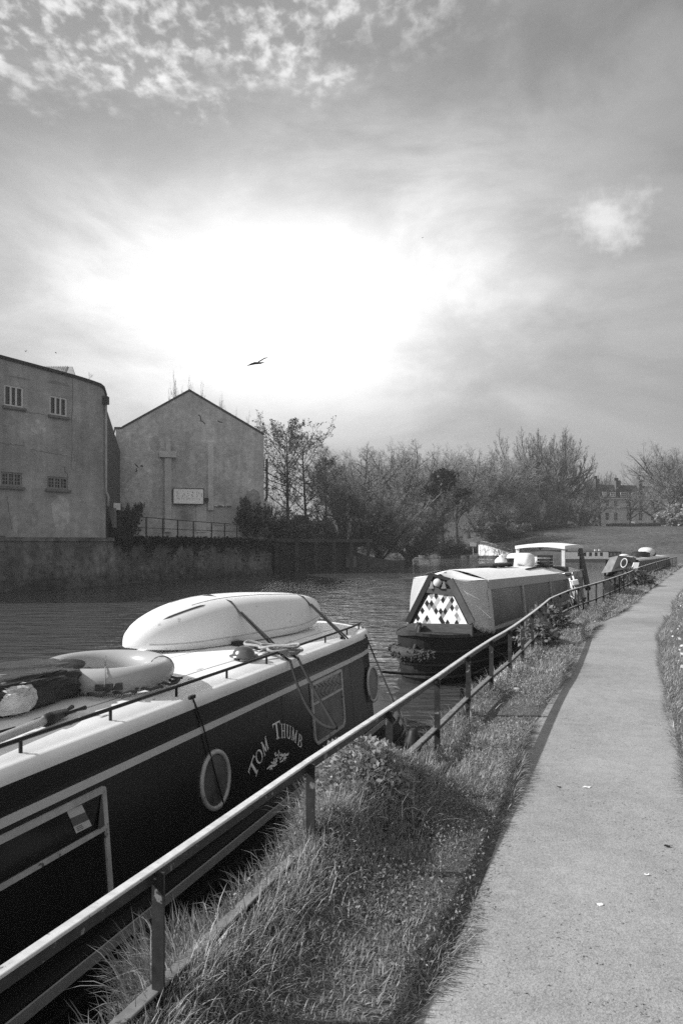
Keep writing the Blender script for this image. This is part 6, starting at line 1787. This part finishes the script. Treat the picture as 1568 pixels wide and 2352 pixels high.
for x0,x1,yt in ((1372,1381,1101),(1419,1430,1104),(1471,1480,1099),(1513,1522,1106)):
    s0=hpn.hit(x0,1110)[0]; s1=hpn.hit(x1,1110)[0]; ch=MB(); ch.box(hpn.pt(s0,hh(1140),-2.4),vsub(hpn.pt(s1,0,0),hpn.pt(s0,0,0)),vsub(hpn.pt(0,0,1.6),hpn.pt(0,0,0)),(0,0,hh(yt)-hh(1140)))
    c=ch.build('chimney',M_HCH,t)
    for k in range(4):
        q=hpn.pt(s0+(s1-s0)*(.15+.23*k),hh(yt),-1.6); cp_=MB(); cp_.tube([q,vadd(q,(0,0,.75))],[.16,.12],7); cp_.build('chimney_pot',M_HCH,c,off=OFF[t.name])
for x0,x1 in ((1383,1393),(1400,1413),(1424,1443),(1450,1464),(1484,1498)):
    s0=hpn.hit(x0,1135)[0]; s1=hpn.hit(x1,1135)[0]; window(t,hpn,s0,s1,hh(1142.5),hh(1131),.05,2,2,.16,fmat=grey('sash_white',.9,.5),sill=False,inner=.12)
for a,b,lo,hi in rects: window(t,hpn,a,b,lo,hi,-.05,1,2,.12,fmat=M_WHITEP,sill=False,inner=.1)
# garden wall and hedge line on the crest
g0=Q(1392,1206,151.5); g1=Q(1490,1206,151.0)
m=MB(); m.box((g0[0],151.5,5.7),(g1[0]-g0[0],-.5,0),(0,.4,0),(0,0,.8)); m.solo('garden_wall',grey('garden_wall_stone',.05,.9,var=.3),'low dark garden wall in front of the terraced house','wall')
def hedge(x0,x1,Y,z,h,label,tone):
    a=Q(x0,1210,Y);b=Q(x1,1210,Y); t=thing('hedge',label,'hedge',((a[0]+b[0])/2,Y,z)); n=int((b[0]-a[0])*260)
    pts=np.stack([rng.uniform(a[0],b[0],n),Y+rng.normal(0,.4,n),z+h*rng.random(n)**.7],1); leaf_cloud('foliage',pts,.24,tone,M_LEAF,t,asp=.8)
    c=MB(); c.cbox(((a[0]+b[0])/2,Y,z+h*.35),((b[0]-a[0])/2-.1,0,0),(0,.3,0),(0,0,h*.38)); c.build('stems',M_BARK,t)
hedge(1402,1462,150.2,5.75,.75,'clipped hedge strip along the crest before the terraced house',.07)
hedge(1464,1600,149.6,5.75,.8,'longer hedge strip along the crest towards the right edge',.06)
# lamp post, notice and pale vehicles by the house
m=MB(); p=Q(1413,1206,158); m.tube([(p[0],158,5.8),(p[0],158,ZC-(1153-HY)/F*158)],[.11,.07],6); lt=thing('street_lamp','slim pale street lamp standing before the terraced house','lamp',(p[0],158,5.8)); m.build('pole',M_PIPE,lt)
m=MB(); m.cbox((p[0]+.3,158,ZC-(1153-HY)/F*158),(.45,0,0),(0,.12,0),(0,0,.08)); m.build('lamp_head',M_PIPE,lt)
p=Q(1452,1203,150.4); m=MB(); m.cbox((p[0],150.4,6.65),(.36,0,0),(0,.03,0),(0,0,.3)); m.cbox((p[0],150.45,6.0),(.05,0,0),(0,.03,0),(0,0,.4)); m.solo('notice_board',M_WHITEP,'small white notice board on the crest before the terraced house','sign')
for x,l in ((1345.5,'pale parked car on the crest, left one of the pair'),(1360,'pale parked car on the crest, right one of the pair')):
    p=Q(x,1207,155); t=thing('parked_car',l,'car',(p[0],155,5.85)); L=1.0
    m=MB(); pr=[(-2.0,.35),(2.0,.35),(2.05,.8),(1.3,.95),(.8,1.42),(-.9,1.45),(-1.5,.98),(-2.05,.9)]
    m.prism([(p[0]+a*.42,155-.8,5.85+b) for a,b in pr],(0,1.6,0)); m.build('body',grey('car_paint',.6,.3),t,bevel=.05)
    m=MB(); m.prism([(p[0]+a*.42,155-.83,5.85+b) for a,b in ((-1.2,1.0),(.95,1.0),(.65,1.32),(-.85,1.34))],(0,.02,0)); m.build('window',M_GLASS_D,t)
    for sx in (-1.25,1.25):
        m=MB(); m.tube([(p[0]+sx*.42,155-.82,6.17),(p[0]+sx*.42,155-.6,6.17)],.32,12); m.build('wheel',M_DARK,t)
# ------------------------------------------------------------------ white sloping wall by the lock
YL=126.0
wl_=VPl((Q(1098,1280,YL)[0],YL),(Q(1200,1280,YL-9)[0],YL-9))
t=thing('ramp_wall','sunlit white concrete ramp wall sloping down to the river below the trees','wall',wl_.pt(2,0,0))
m=MB(); prf=[]
for x,y in ((1098,1251),(1108,1252),(1140,1262),(1170,1272),(1205,1279)):
    s,z=wl_.hit(x,y); prf.append((s,z))
m.prism([wl_.pt(prf[0][0],-.6,0),wl_.pt(prf[-1][0],-.6,0)]+[wl_.pt(s,z,0) for s,z in reversed(prf)],(wl_.n[0]*-.6,wl_.n[1]*-.6,0))
m.build('wall',grey('ramp_concrete',.92,.8,var=.12,scale=.8,detail=7,worn=.35,wscale=1.1,wthr=.60),t)
tr_=[]
for x,y in ((1100,1243),(1112,1245),(1124,1249),(1136,1253),(1148,1257),(1160,1262),(1172,1267)):
    s,z=wl_.hit(x,y); zb=float(np.interp(s,[p[0] for p in prf],[p[1] for p in prf])); m=MB(); m.tube([wl_.pt(s,zb-.1,-.3),wl_.pt(s,zb+.62,-.3)],.05,5); m.build('post',M_PIPE,t); tr_.append(wl_.pt(s,zb+.62,-.3))
m=MB(); m.tube(tr_,.05,5); m.build('handrail',M_PIPE,t)
s,z=wl_.hit(1088,1250); p=Q(1086,1250,128); m=MB(); m.cbox((p[0],128,p[2]),(.55,0,0),(0,.04,0),(0,0,.38)); m.tube([(p[0],128.1,.3),(p[0],128.1,p[2])],.05,5); m.solo('notice_board',M_WHITEP,'white notice board standing at the top of the white ramp wall','sign')
# ------------------------------------------------------------------ bicycle leaning on the railing
def tor(mb,c,a,b,Rr,r,n=28,k=6):
    mb.tube([vadd(c,vadd(vmul(a,Rr*math.cos(2*math.pi*i/n)),vmul(b,Rr*math.sin(2*math.pi*i/n)))) for i in range(n)],r,k,closed=True)
gc=P(1326,1402,ZG); bx=thing('bicycle','pale bicycle propped against the railing, seen end on','bicycle',gc)
yb=gc[1]; xr=gc[0]
dirb=vnorm((.10,1.0,0)); 
lean=vnorm((-.22,0,.97)); sidev=vnorm(vcross(dirb,lean))
bp_=lambda f,h,s=0: vadd(gc,vadd(vadd(vmul(dirb,f),vmul(lean,h)),vmul(sidev,s)))
M_BIKE=grey('bike_paint',.75,.3); M_TYRE=grey('tyre',.02,.8); M_CHR=grey('bike_metal',.5,.25,metal=.8)
for f in (-.52,.52):
    m=MB(); tor(m,bp_(f,.34),dirb,lean,.325,.022); wlo=m.build('wheel',M_TYRE,bx,smooth=True)
    m=MB(); tor(m,bp_(f,.34),dirb,lean,.295,.012); 
    for k in range(10):
        a=math.pi*2*k/10; m.tube([bp_(f,.34),vadd(bp_(f,.34),vadd(vmul(dirb,.29*math.cos(a)),vmul(lean,.29*math.sin(a))))],.003,3)
    m.build('rim',M_CHR,wlo,off=OFF[bx.name])
m=MB()
for a,b,r in (((-.50,.34),(-.36,.92),.022),((-.39,.80),(.10,.76),.022),((-.41,.68),(.02,.30),.024),((.02,.30),(.14,.84),.022),((.02,.30),(.52,.34),.014),((.12,.72),(.52,.34),.013)): m.tube([bp_(*a),bp_(*b)],r,7)
m.build('frame',M_BIKE,bx,smooth=True)
m=MB(); m.tube([bp_(-.36,.92),bp_(-.35,1.02)],.016,6); m.tube([bp_(-.28,1.02,-.30),bp_(-.33,1.03,-.12),bp_(-.35,1.02,0),bp_(-.33,1.03,.12),bp_(-.28,1.02,.30)],.014,6); m.build('handlebar',M_CHR,bx,smooth=True)
m=MB(); m.tube([bp_(-.02,.93),bp_(.10,.95),bp_(.24,.95)],[.02,.055,.075],8); m.build('saddle',M_TYRE,bx,smooth=True)
m=MB()
for s in (-1,1): m.tube([bp_(.02,.30,.07*s),bp_(.02+.12*s,.22,.09*s),bp_(.02+.12*s,.22,.18*s)],.011,5)
m.build('pedal',M_CHR,bx)
m=MB(); m.cbox(bp_(-.46,.76),vmul(dirb,.06),vmul(sidev,.08),vmul(lean,.07)); m.build('basket',grey('basket_white',.6,.6),bx,bevel=.02)
# leaning pale board by the far rail
m=MB(); a=Q(1449,1331,33.0); b=Q(1460,1292,33.2); m.prism([vadd(a,(-.16,0,0)),vadd(a,(.16,0,0)),vadd(b,(.14,0,0)),vadd(b,(-.10,0,0))],(0,.06,0)); m.solo('leaning_board',grey('board_pale',.8,.7,var=.1),'tall pale board leaning against the far railing by the ring-painted boat','board')
# pale stones and slab at the water edge under the rail
m=MB(); 
for y in (8.3,8.8,9.3,9.8,10.3): pass
slab=[(edge_x(8.5)-.10,8.5),(edge_x(8.5)+.22,8.5),(edge_x(10.6)+.25,10.6),(edge_x(10.6)-.12,10.6)]
slab=[(edge_x(8.7)-.05,8.7),(edge_x(8.7)+.45,8.7),(edge_x(9.5)+.62,9.5),(edge_x(10.4)+.30,10.4),(edge_x(10.4)-.1,10.4)]
m.prism([(x,y,ZG-.06) for x,y in slab],(0,0,.085)); m.solo('landing_slab',grey('pale_concrete',.62,.85,var=.2,scale=8,detail=7,bump=.4,bscale=30,bdist=.01),'pale concrete slab at the water edge under the railing','slab',bevel=.02)
rs_=random.Random(31)
for i,(x,y,s,l) in enumerate(((9.15,0,.05,'small pale stone at the near end of the concrete slab'),(9.9,.3,.06,'rounded pale stone resting at the back of the concrete slab'),(10.5,.1,.05,'pale stone just beyond the far end of the concrete slab'),(8.55,.35,.05,'pale pebble in the grass before the concrete slab'))):
    c=(edge_x(x)+.1+y,x,ZG+.03); m=MB(); lump(m,c,(s,0,0),(0,s*.8,0),(0,0,s*.7),i,.3,12,8,.9); m.solo('stone',grey('pale_stone',.5,.9,var=.2,scale=20),l,'stone',smooth=True)
# litter on the path
for i,(x,y,s,l) in enumerate(((1377,2079,.020,'pale scrap lying alone in the middle of the lower path'),(1483,2010,.016,'pale scrap near the right side of the lower path'),(1345,1809,.026,'thin pale scrap in the middle of the path'),(1283,1808,.015,'dark crumb beside the thin pale scrap on the path'),(1530,1944,.018,'dark twig piece near the right edge of the path'))):
    p=P(x,y,ZG+.016); m=MB(); n=7; out_=[]
    for k in range(n):
        a=2*math.pi*k/n; r=s*rs_.uniform(.5,1.0); out_.append((p[0]+r*math.cos(a)*(1.3),p[1]+r*math.sin(a)*.7,p[2]+rs_.uniform(0,.006)))
    m.prism(out_,(0,0,.003)); dark='dark' in l
    m.solo('dead_leaf' if not dark else 'twig_piece',M_DARK if dark else grey('scrap_pale',.85,.7),l,'leaf' if not dark else 'twig')
# daisies in the right-hand verge
nd=260; yy=rng.uniform(6,22,nd); xx=pr_v(yy)+.2+rng.random(nd)*2.2; pts=np.stack([xx,yy,np.full(nd,ZG+.11)],1)
leaf_cloud('daisies',pts,.035,.8,M_LEAF,None,up=1.5,kind='stuff',asp=1.4)
# ------------------------------------------------------------------ birds
def bird(name,label,x,y,Y,span,pose):
    c=Q(x,y,Y); k=span/2; m=MB()
    rr=[(-.30,.010),(-.22,.03),(-.05,.055),(.12,.05),(.20,.035),(.26,.03),(.33,.004)]
    hd=pose.get('head',1); sc=span/1.1
    m.tube([(c[0]+a*sc*hd,c[1],c[2]+.02*sc*(a>.15)) for a,r in rr],[r*sc for a,r in rr],8)
    m.build
    for sg,wing in pose['wings']:
        L_=[];T_=[]
        for i,(u,v,ch) in enumerate(wing):
            p=(c[0]+u*k,c[1]+sg*.05,c[2]+v*k); L_.append((p[0],p[1],p[2]+ch*k*.5)); T_.append((p[0]-.02*k,p[1]+ch*k*.9*sg,p[2]-ch*k*.5))
        b_=len(m.v); m.rings([L_,T_],closed=False,caps=(False,False)); m.rings([[vadd(q,(0,.006,-.010)) for q in T_],[vadd(q,(0,.006,-.010)) for q in L_]],closed=False,caps=(False,False))
    m.solo(name,grey('bird_dark',.03,.7),label,'bird',smooth=False)
bird('gull','gliding gull with long raised wings high above the river',593,834,30,.86,dict(wings=[(-1,[(0,.06,.16),(.35,.25,.20),(.62,.42,.16),(1.0,.52,.02)]),(1,[(0,.06,.16),(-.35,.05,.18),(-.7,-.06,.13),(-1.05,-.2,.02)])]))
bird('small_bird','small dark bird flying above the factory roof, left one of two',60,807,60,.30,dict(wings=[(-1,[(0,.1,.3),(.5,.5,.25),(.9,.3,.03)]),(1,[(0,.1,.3),(-.5,.2,.25),(-.9,.5,.03)])]))
bird('small_bird','small dark bird above the factory skylight, right one of two',129,810,60,.30,dict(wings=[(-1,[(0,.1,.4),(.3,-.3,.3),(.5,-.7,.05)]),(1,[(0,.1,.4),(-.35,.4,.3),(-.6,.3,.05)])],head=-1))
bird('small_bird','tiny distant bird speck in the brightest part of the sky',451,669,120,.4,dict(wings=[(-1,[(0,.1,.4),(.4,.3,.3),(.8,.1,.05)]),(1,[(0,.1,.4),(-.4,.3,.3),(-.8,.1,.05)])]))
bird('small_bird','tiny distant bird speck to the right above the broad trees',970,546,120,.36,dict(wings=[(-1,[(0,.1,.4),(.4,.3,.3),(.8,.1,.05)]),(1,[(0,.1,.4),(-.4,.3,.3),(-.8,.1,.05)])]))
bird('small_bird','tiny distant bird above the terraced house trees',1507,1046,130,.5,dict(wings=[(-1,[(0,.1,.4),(.4,.3,.3),(.8,.1,.05)]),(1,[(0,.1,.4),(-.4,.3,.3),(-.8,.1,.05)])]))
# printing on the dark bundle, laid onto the cloth it is printed on
from mathutils.bvhtree import BVHTree
ds=[o for o in bpy.data.objects if o.name.startswith('dark_sheet')][0]
me=ds.data; off=Vector(OFF[ds.name]); bv=BVHTree.FromPolygons([v.co+off for v in me.vertices],[tuple(p.vertices) for p in me.polygons])
def ontarp(x,y):
    d=Vector(((x-CX)/F,1,-(y-HY)/F)).normalized(); h=bv.ray_cast(Vector((0,0,ZC)),d)
    return None if h[0] is None else tuple(h[0]-d*.006)
m=MB(); rp=random.Random(2)
for k in range(17):
    q=k/16; x=137+50*q; yb=1628-34*q; hg=13-4*q
    for px_,y0,y1 in ((0,0,hg),(1.7,0,hg),(.8,hg*.45,hg*.55)):
        if rp.random()<.22: continue
        a=ontarp(x+px_,yb-y0); b=ontarp(x+px_+.6,yb-y1)
        if a and b: m.tube([a,lerp(a,b,.5),b],.0028,4)
if m.v: m.build('printing',grey('print_pale',.16,.7),bpy.data.objects[ds.parent.name])
# ------------------------------------------------------------------ thin river haze
m=MB(); m.box((-430,-70,-2.3),(1060,0,0),(0,500,0),(0,0,52))
hz=m.struct('haze',bpy.data.materials.new('haze'),kind='stuff'); mt=hz.data.materials[0]; mt.use_nodes=True; nt=mt.node_tree; nt.nodes.clear()
out=nt.nodes.new('ShaderNodeOutputMaterial'); pv_=nt.nodes.new('ShaderNodeVolumePrincipled'); pv_.inputs['Color'].default_value=(.95,.95,.95,1); pv_.inputs['Density'].default_value=HAZE; pv_.inputs['Anisotropy'].default_value=.35
nt.links.new(pv_.outputs[0],out.inputs['Volume'])
scene.cycles.use_denoising=False
scene.cycles.sample_clamp_indirect=4.0
